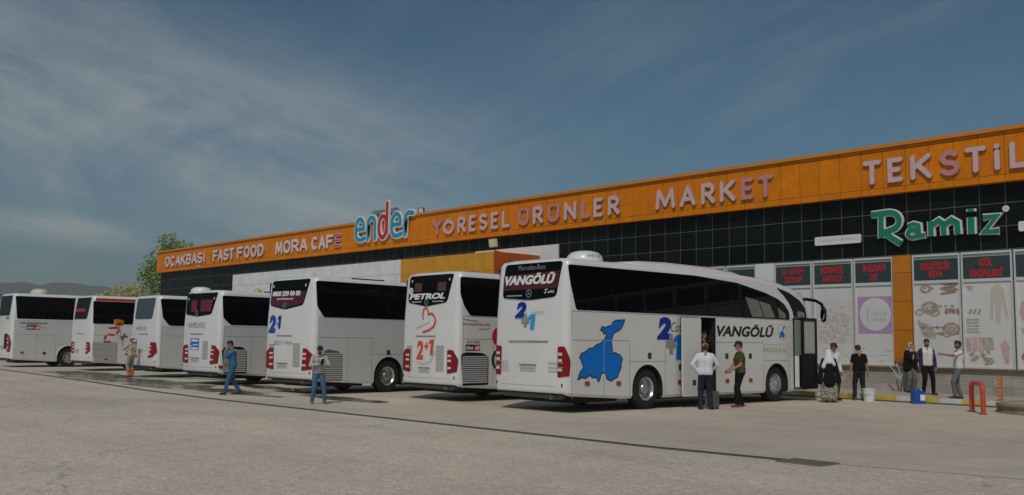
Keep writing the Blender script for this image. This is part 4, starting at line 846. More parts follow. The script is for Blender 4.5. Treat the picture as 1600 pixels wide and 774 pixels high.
mb = MB(); mb.box(.5, 1.26, 9.78, 10.48, .37, .5); mb.box(.4, 1.0, 9.78, 10.48, .5, .75); mb.build('steps', MT['step_grey'], c1)

# ---- coach 2
TLB = [(.84, 1.42), (1.08, 1.41), (1.255, 1.17), (1.25, .83), (.84, .76)]
c2, b2, rw2 = coach('white coach with red swoosh on its rear, parked left of the nearest coach', -20.4, 16.7, .5, H=3.58, zbelt=2.35, side=panel,
    rw=[(-1.03, 2.75), (-1.0, 3.51), (1.0, 3.52), (.74, 2.73), (-.18, 2.63)], win=[(.1, 3.42), (9.3, 3.42), (9.6, 2.36), (.43, 2.36), (.21, 2.63), (.1, 2.95)], tl=TLB, groove=(-.6, .3, 1.78), plate=(-.42, .06, .76, .89))
text('lettering', 'PETROL', (-.98, .66, 2.83, 3.0), RF, wprint, rw2, bold=.05, shear=.25, depth=.003, base=.010)
mb = MB(); ring2d(mb, -.92, 3.08, .1, .06, RF, .009, .012); mb.prism(ellip(-.92, 3.08, .04, .04, 12), RF, .009, .012); mb.build('round_mark', wprint, rw2)
mb = MB(); [mb.prism(rrect(x-.03, x+.03, 3.33, 3.4, .01, 2), RF, .009, .012) for x in (-.88, .82)]; mb.build('high_lamps', ltgrey, rw2)
mb = MB(); mb.prism(rrect(-.75, -.42, 3.05, 3.3, .03), RF, .0085, .009); mb.prism(rrect(.3, .68, 3.05, 3.3, .03), RF, .0085, .009); mb.build('seat_backs', mat('seat_tan', (.10, .045, .03), .7), rw2)
mb = MB(); [mb.prism([(x, 2.745), (x+.035, 2.745), (x+.035, 2.78), (x, 2.78)], RF, .009, .0105) for x in [.1+.05*k for k in range(10)]+[-.84+.05*k for k in range(9)]]; mb.build('small_print', ltgrey, rw2)
star(c2, -.16, 2.74, .09)
mb = MB(); stroke2d(mb, [(-.28, 2.28), (-.33, 2.4), (-.28, 2.55), (-.19, 2.6), (-.11, 2.55), (-.07, 2.42)], .05, RF, .003, .005, 0, 4)
stroke2d(mb, [(-.07, 2.4), (.08, 2.43), (.22, 2.34), (.28, 2.2), (.2, 2.06), (.0, 1.96), (-.28, 1.9)], .055, RF, .003, .0055, 0, 4); mb.build('swoosh', orangep, c2)
mb = MB(); stroke2d(mb, [(-.58, 2.02), (-.3, 2.1), (.0, 2.2)], .02, RF, .003, .004, 0, 3); mb.build('faint_script', mat('faint_pink', (.66, .50, .48), .5), c2)
text('lettering', '2', (-.56, -.24, 1.12, 1.66), RF, orangep, c2, bold=.05, shear=.1, depth=.0015, base=.003); text('lettering', '+', (-.2, .0, 1.4, 1.6), RF, orangep, c2, bold=.06, depth=.0015, base=.003); numeral_one(RF, (-.01, .24, 1.25, 1.7), orangep, c2)
mb = MB(); stroke2d(mb, [(-.5, 1.05), (-.2, 1.0), (.1, 1.08), (.28, 1.35)], .07, RF, .003, .0045, 0, 4); mb.build('grey_swoosh', mat('pale_swoosh', (.58, .57, .56), .5), c2)
vents(c2, [(-1.03, -.76, .8, 1.52, 14), (.34, .68, .82, 1.55, 14)])
text('lettering', 'www.siirtpetroltur.com', (.16, 1.14, 2.07, 2.18), SF, redp, c2, shear=.1, depth=.001, base=.003)
mb = MB(); stroke2d(mb, [(.18, 2.26), (.4, 2.24), (.7, 2.22)], .02, SF, .003, .004, 0, 3); stroke2d(mb, [(.75, 2.0), (1.0, 2.0), (1.15, 2.04)], .02, SF, .003, .004, 0, 3); mb.build('grey_stripes', grey, c2)
def bilet(root, u0, u1, v0, v1):
    m_ = u0+(u1-u0)*.6
    mb = MB(); mb.prism([(u0, v0), (m_, v0), (m_, v1), (u0, v1)], SF, .003, .005); b = mb.build('sticker', black, root)
    mb = MB(); mb.prism([(m_, v0), (u1, v0), (u1, v1), (m_, v1)], SF, .003, .005); mb.build('sticker_red', redp, b)
    h = v1-v0; text('lettering', 'bilet', (u0+.03, m_-.03, v0+.2*h, v1-.2*h), SF, wprint, b, bold=.03, depth=.001, base=.0055); text('lettering', 'all', (m_+.03, u1-.03, v0+.2*h, v1-.2*h), SF, wprint, b, bold=.03, depth=.001, base=.0055)
    mb = MB(); cs = [redp, bluel, orangep, dkgrey]
    for k in range(5): ring2d(mb, u0+.1+.1*k, v1+.07, .04, .02, SF, .003, .004, k % 4, 10)
    mb.build('dots', cs, b)
bilet(c2, .27, .8, 1.40, 1.57)
grille(c2, [(.12, 1.3), (.3, 1.36), (.9, 1.34), (1.12, 1.24), (1.12, .46), (.19, .45)], .52, 1.28, 13, SF, black, ltgrey, .17, 1.08)
mb = MB(); mb.prism(ellip(1.6, 1.8, .36, .3), SF, .003, .0045); mb.build('red_disc', redp, c2)
mb = MB(); ring2d(mb, 1.55, 1.15, .32, .22, SF, .003, .0045, 0, 28); mb.build('dark_ring', mat('dark_green_print', (.02, .035, .03), .5), c2)

# ---- coach 3
TLC = [(.76, 1.39), (.96, 1.38), (1.25, 1.2), (1.245, .77), (.74, .71)]
c3, b3, rw3 = coach('white coach with lettering BEST VAN on its rear, a man with a phone beside it', -25.3, 15.15, 5, H=3.55, zbelt=2.33, side=panelg,
    rw=[(-1.08, 2.7), (-1.02, 3.47), (.98, 3.49), (.66, 2.7), (-.27, 2.57)], win=[(.08, 3.42), (9.3, 3.42), (9.6, 2.33), (.36, 2.33), (.13, 2.63)], tl=TLC, groove=(-.66, .18, 1.75), plate=(-.55, -.02, .77, .9), squares=[(2.92, 1.27)], reds=[(.58, .57)])
mb = MB(); mb.prism([(-1.02, 2.72), (-1.04, 3.08), (.8, 3.12), (.66, 2.75), (-.27, 2.62)], RF, .0085, .009); mb.build('blind', maroon, rw3)
text('lettering', '0850 259 00 00', (-.98, .5, 2.98, 3.14), RF, wprint, rw3, bold=.05, depth=.003, base=.010); text('lettering', 'www.bestvan.com', (-.74, .14, 2.87, 2.94), RF, wprint, rw3, bold=.02, depth=.003, base=.010)
mb = MB(); [mb.prism(rrect(x-.035, x+.035, 3.26, 3.34, .01, 2), RF, .009, .012) for x in (-.95, .75)]; mb.build('high_lamps', ltgrey, rw3); star(c3, -.28, 2.69, .09)
text('lettering', '2', (-1.1, -.72, 1.84, 2.4), RF, mat('bright_blue_print', (.01, .07, .45), .4), c3, bold=.06, shear=.15, depth=.0015, base=.003); text('lettering', '+', (-.7, -.56, 2.05, 2.2), RF, bluel, c3, bold=.0, depth=.0015, base=.003); numeral_one(RF, (-.62, -.44, 1.98, 2.38), blued, c3)
text('lettering', 'BEST VAN', (-.74, .2, 1.47, 1.6), RF, mat('slate_print', (.20, .21, .27), .5), c3, depth=.0015, base=.003)
vents(c3, [(-1.05, -.74, .8, 1.52, 14), (.26, .62, .82, 1.55, 14)])
grille(c3, [(.4, 1.32), (.6, 1.36), (.95, 1.3), (1.1, 1.18), (1.1, .42), (.43, .42)], .46, 1.28, 13, SF, mat('grille_grey', (.12, .12, .12), .5), mat('slat_grey', (.52, .52, .5), .5), .44, 1.08)

mb = MB(); mb.box(.86, .9, 1.7, 3.0, 3.55, 3.6); mb.build('roof_rail', black, c3)
mb = MB(); mb.tube([(.3, .7, 3.55), (.32, .66, 3.66), (.3, .62, 3.76)], [.05, .04, .01], 0, 8); mb.build('aerial', ltgrey, c3, 50)
# ---- coach 4
c4, b4, rw4 = coach('white coach with blue notice on its rear, the man in denim walking past it', -31.84, 15.31, 5, H=3.34, zbelt=2.08, side=panelg,
    rw=[(-1.1, 2.5), (-1.07, 3.26), (1.03, 3.27), (.66, 2.5), (-.25, 2.43)], win=[(.1, 3.15), (9.2, 3.15), (9.55, 2.12), (.45, 2.12), (.14, 2.37)], tl=[(.8, 1.41), (1.05, 1.4), (1.255, 1.22), (1.25, .78), (.74, .74)], groove=(-.7, .17, 1.79), plate=(-.57, -.03, .8, .93), reds=[(.1, .66)])
mb = MB(); mb.prism([(-.75, 2.6), (-.75, 3.0), (-.35, 3.02), (-.33, 2.6)], RF, .0085, .009); mb.prism([(-.1, 2.6), (-.1, 3.02), (.72, 3.02), (.6, 2.6)], RF, .0085, .009); mb.build('seat_backs', mat('seat_red', (.16, .015, .03), .7), rw4)
mb = MB(); [mb.prism(rrect(x-.03, x+.03, 3.02, 3.1, .01, 2), RF, .009, .012) for x in (-.95, .8)]; mb.build('high_lamps', ltgrey, rw4); star(c4, -.3, 2.53, .1)
kkm = mat('pale_violet_print', (.34, .32, .40), .5)
text('lettering', 'KAMİLKOÇ', (-.86, .3, 1.98, 2.28), RF, kkm, c4, bold=-.004, depth=.0015, base=.003)
def notice(root, x0, x1, z0, z1):
    mb = MB(); mb.prism([(x0, z0), (x1, z0), (x1, z1), (x0, z1)], RF, .003, .005); n_ = mb.build('notice', bluem, root); h = z1-z0
    mb = MB()
    for a, b, c, d in ((.1, .9, .72, .9), (.1, .9, .05, .22), (.1, .2, .3, .42), (.3, .55, .4, .5), (.6, .85, .4, .5)): mb.prism([(x0+(x1-x0)*a, z0+h*c), (x0+(x1-x0)*b, z0+h*c), (x0+(x1-x0)*b, z0+h*d), (x0+(x1-x0)*a, z0+h*d)], RF, .0055, .0065)
    mb.build('notice_fields', wprint, n_)
notice(c4, -.66, -.06, 1.22, 1.64); vents(c4, [(.2, .56, .9, 1.56, 13)])
ac_dome(c4, -.8, .42, 3.3, .4, .36, .22)
grille(c4, [(.12, 1.24), (.26, 1.36), (.9, 1.36), (1.12, 1.24), (1.14, .42), (.24, .42)], .48, 1.28, 13, SF, black, mat('slat_pale', (.62, .62, .6), .5), .2, 1.1)

mb = MB(); mb.box(.86, .9, 2.0, 3.2, 3.34, 3.39); mb.build('roof_rail', black, c4)
mb = MB(); mb.lathe([(.16, 0), (.15, .08), (.1, .14), (.01, .16)], lambda a, b, h: (.6+a, 1.9+b, 3.34+h), 16); mb.build('roof_lamp', mat('pale_amber', (.55, .38, .12), .35), c4, 50)
# ---- coach 5
c5, b5, rw5 = coach('white coach with pale blue reflection coloured into its rear glass and a dark red swept tail light', -38.96, 16.04, 2, H=3.38, zbelt=2.1, side=panelg, rglass=glassb,
    rw=[(-.95, 2.42), (-.85, 3.28), (.92, 3.28), (.68, 2.42)], win=[(.1, 3.24), (9.2, 3.24), (9.5, 2.14), (.5, 2.14), (.22, 2.46)], tl=[(.68, 1.45), (1.24, 1.45), (1.25, 1.02), (.98, .86), (.5, .8), (.7, 1.05)], plate=(-.45, -.02, .98, 1.13), groove=(-.5, .4, 1.78))
text('lettering', 'KAMİLKOÇ', (-.75, .25, 1.92, 2.16), RF, kkm, c5, bold=-.004, depth=.0015, base=.003); notice(c5, -1.05, -.62, 1.17, 1.58)

# ---- coach 6
c6, b6, rw6 = coach('white coach with red stripe along its roof edge and red numeral on its side', -47.8, 16.46, 2, H=3.62, zbelt=2.24, side=panel,
    rw=[(-.98, 2.5), (-.75, 3.54), (1.0, 3.54), (.6, 2.5)], win=[(.06, 3.36), (9.2, 3.36), (9.5, 2.27), (.08, 2.27)], tl=[(.75, 1.4), (1.2, 1.38), (1.22, .95), (.95, .82), (.72, .82)], plate=(-.6, -.1, .85, .98), groove=(-.5, .4, 1.78))
mb = MB(); [mb.prism([(-.84+.17*k, 2.86), (-.84+.17*k+.12, 2.86), (-.84+.17*k+.13, 3.02), (-.84+.17*k+.02, 3.02)], RF, .009, .011) for k in range(7)]; mb.prism([(-.86, 2.89), (.36, 2.89), (.36, 2.94), (-.86, 2.94)], RF, .0085, .0089); mb.build('red_print', redp, rw6)
mb = MB(); mb.prism([(.17, 3.38), (9.0, 3.38), (9.0, 3.5), (.17, 3.5)], SF, -.003, .004); mb.build('roof_stripe', redp, c6)
mb = MB()
for q in ([(.78, 2.1), (1.28, 2.16), (1.34, 2.05), (.9, 2.02)], [(1.3, 2.03), (1.38, 2.0), (1.3, 1.78), (1.18, 1.8)], [(1.15, 1.78), (.85, 1.8), (.75, 1.74), (1.1, 1.69)], [(.78, 1.72), (.68, 1.72), (.6, 1.5), (.72, 1.52)], [(.6, 1.46), (.95, 1.45), (1.02, 1.36), (.66, 1.38)]): mb.prism(q, SF, .003, .005)
mb.build('red_numeral', redp, c6)
mb = MB(); stroke2d(mb, [(1.38, 1.62), (1.78, 1.68)], .1, SF, .003, .005, 0, 0); stroke2d(mb, [(1.53, 1.48), (1.63, 1.82)], .1, SF, .003, .006, 0, 0); mb.build('plus_mark', mat('plus_grey', (.14, .14, .14), .5), c6)
grille(c6, [(.1, 1.38), (1.27, 1.38), (1.3, .36), (.3, .4), (.14, .7)], .42, 1.34, 16, SF, mat('grille_pale', (.36, .35, .32), .5), mat('slat_cream', (.60, .59, .55), .5), .16, 1.25)
mb = MB(); mb.prism(rrect(.7, .86, .54, .6, .01, 2), SF, .0205, .03); mb.build('side_marker', redlens, c6)

# ---- coach 7, leftmost
c7, b7, rw7 = coach('leftmost white coach with grey sides, cream roof dome and its rear cut by the frame', -54.7, 14.8, 1, H=3.86, zbelt=2.46, side=panelg,
    rw=[(-1.0, 2.7), (-.95, 3.75), (1.0, 3.75), (.8, 2.7)], win=[(.14, 3.72), (9.2, 3.70), (9.5, 2.52), (.26, 2.53)], tl=[(.75, 1.7), (1.1, 1.66), (1.25, 1.3), (1.22, .8), (.75, .8)], plate=(-.3, .25, .9, 1.05), squares=[(1.7, .74)], reds=[(.6, .78)])
text('lettering', 'GES', (.2, .8, 2.5, 2.66), RF, mat('bronze_print', (.16, .09, .03), .5), c7, bold=.03, shear=.2, depth=.0015, base=.003)
bilet(c7, .73, 1.42, 1.98, 2.2)
mb = MB()
for k in range(16): ring2d(mb, .46+.085*k, 2.32, .035, .012, SF, .003, .0045, k % 2, 8)
mb.build('dotted_line', [dkgrey, mat('dot_brown', (.25, .08, .05), .5)], c7)
mb = MB(); stroke2d(mb, [(.45, 2.1), (.68, 2.1)], .015, SF, .003, .004, 0, 3); stroke2d(mb, [(1.47, 2.09), (1.75, 2.08)], .015, SF, .003, .004, 0, 3); mb.build('small_print', grey, c7)
mb = MB(); mb.prism(rrect(.2, .74, .95, 1.75, .05), RF, .002, .007); mb.build('engine_grille', black, c7)
ac_dome(c7, .3, 1.6, 3.82, .55, .45, .36, mat('dome_cream', (.62, .58, .48), .45, .1, 3))
mb = MB(); mb.prism([(2.3, .55)] + [(2.95+.68*math.cos(R(a)), .53+.68*math.sin(R(a))) for a in range(180, -1, -15)] + [(2.95+.62*math.cos(R(a)), .53+.62*math.sin(R(a))) for a in range(0, 181, 15)], SF, .001, .02); mb.build('arch_trim', white, c7)
# ------------------------------------------------------------------ people
def cloth(name, col, var=.18, sc_=14, rough=.85): return mat(name, col, rough, var, sc_, spec=.2)
sclera = mat('eye_white', (.6, .58, .55), .3); lips = mat('lips', (.34, .12, .10), .5); eyed = mat('eye_dark', (.01, .008, .006), .3)
def ik(a, b, l1, l2, pole):
    d = b-a; L = min(d.length, (l1+l2)*.999); t = d.normalized(); x = (l1*l1-l2*l2+L*L)/(2*L); h = math.sqrt(max(0, l1*l1-x*x))
    p = pole-t*pole.dot(t); p = p.normalized() if p.length > 1e-5 else Vector((0, 1, 0)); return a+t*x+p*h, a+t*L
def capsules_mesh(caps, name, mats, voxel, smooth=4):
    mb = MB()
    for a, b, ra, rb, mi in caps:
        a, b = Vector(a), Vector(b); t = (b-a); L = t.length; t = t.normalized() if L > 1e-6 else Vector((0, 0, 1))
        u = t.orthogonal().normalized(); w = t.cross(u); n = 14; rings = []
        for k in range(1, 5): an = R(-90+22.5*k); rings.append((a+t*ra*math.sin(an), ra*math.cos(an)))
        for k in range(0, 4): an = R(22.5*k); rings.append((b+t*rb*math.sin(an), rb*math.cos(an)))
        vs = [a-t*ra]+[c+r*(math.cos(2*math.pi*j/n)*u+math.sin(2*math.pi*j/n)*w) for c, r in rings for j in range(n)]+[b+t*rb]
        m = len(rings); fs = [(0, 1+(j+1) % n, 1+j) for j in range(n)] + [(1+i*n+j, 1+i*n+(j+1) % n, 1+(i+1)*n+(j+1) % n, 1+(i+1)*n+j) for i in range(m-1) for j in range(n)] + [(1+(m-1)*n+j, 1+(m-1)*n+(j+1) % n, len(vs)-1) for j in range(n)]
        mb.add(vs, fs)
    o = mb.build(name, mats)
    r_ = o.modifiers.new('r', 'REMESH'); r_.mode = 'VOXEL'; r_.voxel_size = voxel; s_ = o.modifiers.new('s', 'SMOOTH'); s_.iterations = smooth; s_.factor = .5
    bpy.context.view_layer.update(); me = bpy.data.meshes.new_from_object(o.evaluated_get(bpy.context.evaluated_depsgraph_get())); bpy.data.objects.remove(o)
    P = np.empty(len(me.polygons)*3); me.polygons.foreach_get('center', P); P = P.reshape(-1, 3); best = np.full(len(P), 9.); mi_ = np.zeros(len(P), int)
    for a, b, ra, rb, mi in caps:
        a, b = np.array(a, float), np.array(b, float); ab = b-a; L2_ = max(1e-9, ab@ab); t = np.clip(((P-a)@ab)/L2_, 0, 1); d = np.linalg.norm(P-(a+t[:, None]*ab), axis=1)-(ra+(rb-ra)*t)
        s = d < best; best[s] = d[s]; mi_[s] = mi
    me.materials.clear(); [me.materials.append(m) for m in mats]
    me.polygons.foreach_set('material_index', mi_.tolist()); me.polygons.foreach_set('use_smooth', [True]*len(me.polygons)); me.name = name
    return me
def person(label, x, y, z, facing, H, top, bottom, shoes, sk=skin, sleeve='short', hair='short', hairm=hairk, feet=None, hands=None, pole=None, lean_=(0, 0), nod=0., turn=0., beard=False, extras=None, loose=1., belly=0., glasses=False, curl=.5, heel=(0, 0)):
    # built for a height of 1.75 and scaled; local y is forward, x to the person's right
    V = Vector; ft = feet or [(-.1, .02), (.1, -.02)]
    hip = V((0, 0, .93)); lx, ly = lean_; ch = V((lx*.5, ly*.5, 1.3)); nk = V((lx*.8, ly*.8, 1.48)); C_ = []
    S, T, B, F, HM, EY, LP = 0, 1, 2, 3, 4, 5, 6
    # torso: side-by-side tapering columns, so it is wide and shallow
    for s in (-1, 1):
        C_ += [((s*.075, -.01, .98), (s*.07+lx*.25, .0+ly*.25, 1.12), .126*loose, .118*loose, T), ((s*.07+lx*.25, ly*.25, 1.12), (s*.085+ch.x, ch.y, 1.31), .118*loose, .126*loose, T), ((s*.085+ch.x, ch.y, 1.31), (s*.1+nk.x*.92, nk.y*.92, 1.40), .115, .08, T)]
        C_ += [((s*.075, -.015, .93), (s*.075, -.01, .97), .112, .112, B)]
        C_ += [((s*.03+nk.x, nk.y, 1.455), (s*.165+nk.x*.93, nk.y*.93, 1.425), .055, .062, T)]
    if belly: C_.append(((0, .06+ly*.3, 1.07), (0, .07+ly*.3, 1.13), .11+belly*.4, .11+belly*.4, T))
    # neck and head
    hd = nk+V((0, .02, .0)); cn, sn = math.cos(nod), math.sin(nod); ct, st_ = math.cos(turn), math.sin(turn)
    def hp(px, py, pz):
        py, pz = py*cn+pz*sn, pz*cn-py*sn; return (hd.x+px*ct-py*st_, hd.y+px*st_+py*ct, hd.z+.05+pz)
    C_.append((tuple(nk+V((0, -.005, -.03))), hp(0, -.01, .05), .058, .054, S))
    C_ += [(hp(0, -.015, .145), hp(0, .012, .15), .083, .078, S), (hp(0, .01, .085), hp(0, .045, .07), .062, .05, S), (hp(0, .055, .045), hp(0, .06, .045), .035, .033, HM if beard else S)]
    if beard: C_ += [(hp(-.05, .02, .05), hp(0, .068, .04), .03, .028, HM), (hp(.05, .02, .05), hp(0, .068, .04), .03, .028, HM), (hp(-.025, .086, .078), hp(.025, .086, .078), .011, .011, HM)]
    C_ += [(hp(0, .09, .135), hp(0, .108, .105), .011, .015, S)]
    for s in (-1, 1): C_ += [(hp(s*.083, -.01, .14), hp(s*.086, -.012, .105), .016, .012, S), (hp(s*.033, .082, .142), hp(s*.036, .081, .142), .0115, .0115, EY), (hp(s*.018, .088, .165), hp(s*.048, .08, .166), .009, .007, HM)]
    C_.append((hp(-.02, .089, .066), hp(.02, .089, .066), .008, .008, LP))
    if hair == 'short':
        C_ += [(hp(0, -.03, .165), hp(0, .015, .185), .088, .076, HM), (hp(-.06, -.02, .13), hp(-.055, .0, .2), .035, .035, HM), (hp(.06, -.02, .13), hp(.055, .0, .2), .035, .035, HM), (hp(0, -.06, .09), hp(0, -.05, .15), .05, .07, HM), (hp(-.04, .05, .212), hp(.04, .05, .212), .032, .032, HM)]
    elif hair == 'balding':
        C_ += [(hp(-.06, -.04, .1), hp(-.06, -.01, .17), .036, .036, HM), (hp(.06, -.04, .1), hp(.06, -.01, .17), .036, .036, HM), (hp(0, -.06, .08), hp(0, -.065, .15), .05, .05, HM)]
    elif hair == 'cap':
        C_ += [(hp(0, -.02, .18), hp(0, .01, .19), .09, .082, HM), (hp(-.03, .08, .185), hp(.03, .08, .185), .02, .02, HM), (hp(-.03, .13, .175), hp(.03, .13, .175), .01, .01, HM)]
    # legs
    for i, s in enumerate((-1, 1)):
        fx, fy = ft[i]; hl = heel[i]; an = V((fx, fy, .085+hl)); hj = V((s*.085, 0, .92)); kn, an2 = ik(hj, an, .43, .425, V((s*.12, 1, 0)))
        kl = loose if loose > 1.05 else 1.0
        C_ += [(tuple(hj), tuple(kn), .106, .078*kl, B), (tuple(kn), tuple(an2+V((0, 0, -.0))), .075*kl, .06*kl, B)]
        tx = s*.05; C_ += [(tuple(an2+V((0, -.035, -.042))), tuple(an2+V((tx*.4, .1, -.05-hl*.8))), .043, .04, F), (tuple(an2+V((tx*.4, .09, -.05-hl*.8))), tuple(an2+V((tx*.7, .17, -.055-hl*.9))), .038, .03, F)]
    # arms and hands
    for i, s in enumerate((-1, 1)):
        sh = V((s*.185+nk.x*.93, nk.y*.93, 1.415)); hnd = V(hands[i]) if hands else V((s*.26, .06, .86)); pl = V(pole[i]) if pole else V((s*.6, -1, 0))
        el, wr = ik(sh, hnd, .29, .26, pl); arm = T
        if sleeve == 'long': C_ += [(tuple(sh), tuple(el), .066, .056, T), (tuple(el), tuple(wr-(wr-el)*.06), .054, .042, T)]
        else:
            m_ = sh+(el-sh)*.62; C_ += [(tuple(sh), tuple(m_), .064, .06, T), (tuple(m_), tuple(el), .046, .041, S), (tuple(el), tuple(wr), .041, .029, S)]
        fd = (wr-el).normalized(); side = fd.cross(V((s, 0, .3)) if abs(fd.x) < .8 else V((0, 1, 0))).normalized(); nrm = side.cross(fd).normalized()
        if nrm.dot(V((-s, .2, 0))) < 0: nrm = -nrm
        for j in range(4):
            o_ = side*(j-1.5)*.02; b0 = wr+o_*.6+fd*.02; b1 = wr+o_+fd*.085; C_.append((tuple(b0), tuple(b1), .015, .0125, S))
            ln = (.036, .042, .039, .03)[j]; b2 = b1+(fd*(1-curl*.4)+nrm*curl*.7).normalized()*ln; b3 = b2+(fd*(1-curl)+nrm*curl*1.2).normalized()*ln*.9
            C_ += [(tuple(b1), tuple(b2), .0115, .0105, S), (tuple(b2), tuple(b3), .0105, .009, S)]
        t0 = wr+fd*.03-side*.02; t1 = t0-side*.035+fd*.035+nrm*.015; C_ += [(tuple(t0), tuple(t1), .014, .012, S), (tuple(t1), tuple(t1+fd*.03+nrm*.015), .012, .01, S)]
    k = H/1.75; me = capsules_mesh(C_, 'person', [sk, top, bottom, shoes, hairm, eyed, lips], .0125)
    me.transform(Matrix.Scale(k, 4))
    o = link('person', me, None, (x, y, z), 0); o.rotation_euler.z = math.atan2(facing[1], facing[0])-math.pi/2
    tag(o, label, 'person')
    zmin = min(v.co.z for v in me.vertices); o.location.z = z-zmin+.002
    def child(name, caps, ms, vox=.014, sm=3):
        m2 = capsules_mesh(caps, name, ms, vox, sm); m2.transform(Matrix.Scale(k, 4)); return link(name, m2, o)
    if glasses:
        mb = MB()
        for s in (-1, 1): mb.tube([hp(s*.012, .105, .142), hp(s*.055, .098, .14)], .021, 0, 10); mb.tube([hp(s*.058, .095, .147), hp(s*.09, -.01, .15)], .004, 0, 6)
        g_ = mb.build('glasses', black, o, 50); g_.data.transform(Matrix.Scale(k, 4))
    if extras: extras(o, child, hp, V)
    return o
rv = np.array([math.cos(YAW), math.sin(YAW)]); fv = np.array([-math.sin(YAW), math.cos(YAW)])   # towards the right of the view, and into it
def fac(r_, f_): return tuple(rv*r_+fv*f_)
jean = cloth('blue_jeans', (.075, .15, .25)); denim = cloth('denim_blue', (.045, .16, .31)); dkjean = cloth('dark_jeans', (.022, .028, .042)); blk = cloth('black_cloth', (.008, .008, .009), .1); wht = cloth('white_shirt', (.72, .73, .78), .06); offw = cloth('white_tee', (.68, .67, .64), .06)
greysh = cloth('pale_grey_shirt', (.46, .46, .47), .15, 10); olive = cloth('olive_tee', (.075, .085, .03), .12); gtrous = cloth('grey_trousers', (.16, .17, .16), .3, 30); shoek = mat('black_shoes', (.012, .011, .01), .5); shoebr = mat('brown_shoes', (.20, .07, .03), .5); shoegr = mat('grey_shoes', (.16, .16, .15), .7)
# man in denim, walking to the left with a hand to his face
def ex1(o, child, hp, V):
    child('hood', [((-.1, -.06, 1.44), (.1, -.06, 1.44), .06, .06, 0), ((-.12, -.02, 1.43), (-.07, .06, 1.38), .045, .03, 0), ((.12, -.02, 1.43), (.07, .06, 1.38), .045, .03, 0)], [cloth('orange_hood', (.58, .26, .03))])
    child('scarf', [((-.03, .1, 1.4), (-.03, .14, 1.02), .045, .05, 0), ((.03, .1, 1.4), (.03, .14, 1.05), .045, .05, 0)], [cloth('beige_lining', (.42, .35, .25))])
person('man in blue denim jacket and jeans with orange hood, walking with hand at his face', -26.72, 13.3, .004, fac(-.85, -.5), 1.57, denim, cloth('denim_trousers', (.04, .13, .24)), mat('maroon_shoes', (.06, .015, .018), .5), sleeve='long', feet=[(-.08, .24), (.09, -.28)], heel=(.0, .05), hands=[(-.02, .2, 1.46), (.25, .14, 1.0)], pole=[(-.6, .3, -1), (1, -.8, 0)], nod=.35, lean_=(0, .04), extras=ex1)
# man with the phone
PH = person('bearded man in pale grey shirt and blue jeans looking down at a phone', -21.9, 13.3, .004, fac(.45, -.85), 1.48, greysh, jean, shoegr, sk=skind, sleeve='long', feet=[(-.2, .06), (.16, -.06)], hands=[(-.06, .24, 1.2), (.07, .25, 1.2)], pole=[(-1, -.2, -.6), (1, -.2, -.6)], nod=.55, turn=-.2, beard=True, lean_=(0, .05), belly=.03)
mb = MB(); mb.box(-.037, .037, -.005, .005, -.075, .075); e = mb.build('phone', black); e.location = Vector((-21.9, 13.3, 1.1))+Vector((*fac(.45, -.85), 0)).normalized()*.3; e.rotation_euler = (R(-35), 0, PH.rotation_euler.z); tag(e, 'dark phone held by the man in the grey shirt', 'phone')
# worker washing a coach with a long brush
def ex3(o, child, hp, V): child('boots', [((-.1, .02, .1), (-.1, .02, .34), .058, .07, 0), ((-.1, .0, .06), (-.1, .17, .05), .055, .045, 0), ((.1, -.02, .1), (.1, -.02, .34), .058, .07, 0), ((.1, -.04, .06), (.1, .13, .05), .055, .045, 0)], [mat('orange_boots', (.48, .16, .04), .5)])
wk = person('worker in beige top and white cap washing a coach beside the wet ground', -40.3, 15.55, .004, fac(-.9, .35), 1.64, cloth('beige_top', (.52, .44, .28)), cloth('pale_work_trousers', (.36, .35, .30)), MT['orange_boots'] if 'orange_boots' in MT else shoebr, sk=skind, sleeve='long', hair='cap', hairm=cloth('cap_white', (.55, .52, .48)), hands=[(-.12, .36, 1.28), (.1, .26, 1.02)], pole=[(-1, -.3, -.6), (1, -.4, -.6)], extras=ex3)
br = empty('wash_brush', (-40.3, 15.55, 0), wk.rotation_euler.z, 'long handled orange wash brush held up against the coach side', 'brush')
mb = MB(); mb.tube([(.2, .0, .7), (-.12, .36, 1.25), (-.24, .5, 2.15)], .016, 0, 8); mb.build('pole', mat('brush_pole', (.25, .22, .2), .4), br, 50)
mb = MB(); mb.box(-.42, -.06, .48, .55, 2.12, 2.2); mb.build('head', mat('brush_head', (.2, .05, .03), .6), br)
mb = MB(); rnd = random.Random(3)
for k in range(260):
    u, v, w = rnd.uniform(-.44, -.04), rnd.uniform(.4, .65), rnd.uniform(2.2, 2.26); mb.tube([(u, .52+(v-.52)*.3, 2.17), (u+rnd.uniform(-.03, .03), v, w+rnd.uniform(0, .14))], .006, 0, 4)
mb.build('bristles', mat('brush_orange', (.80, .26, .02), .7), br)
# green hose on the ground
mb = MB(); mb.tube([(-47, 15.6, .03), (-45, 16.0, .03), (-43, 16.1, .03), (-41.4, 15.6, .03), (-40.6, 15.9, .03), (-39.8, 15.75, .03), (-38, 16.9, .03), (-35.2, 17.8, .03), (-33.5, 18.0, .03)], .017, 0, 8)
for k in range(2): mb.tube([(-40.75+.22*math.cos(t*.5), 15.3+.2*math.sin(t*.5), .03+.03*k) for t in range(13)], .015, 0, 8)
tag(mb.build('hose', mat('hose_green', (.02, .20, .04), .5), None, 60), 'green garden hose trailing over the wet ground under the coaches', 'hose')
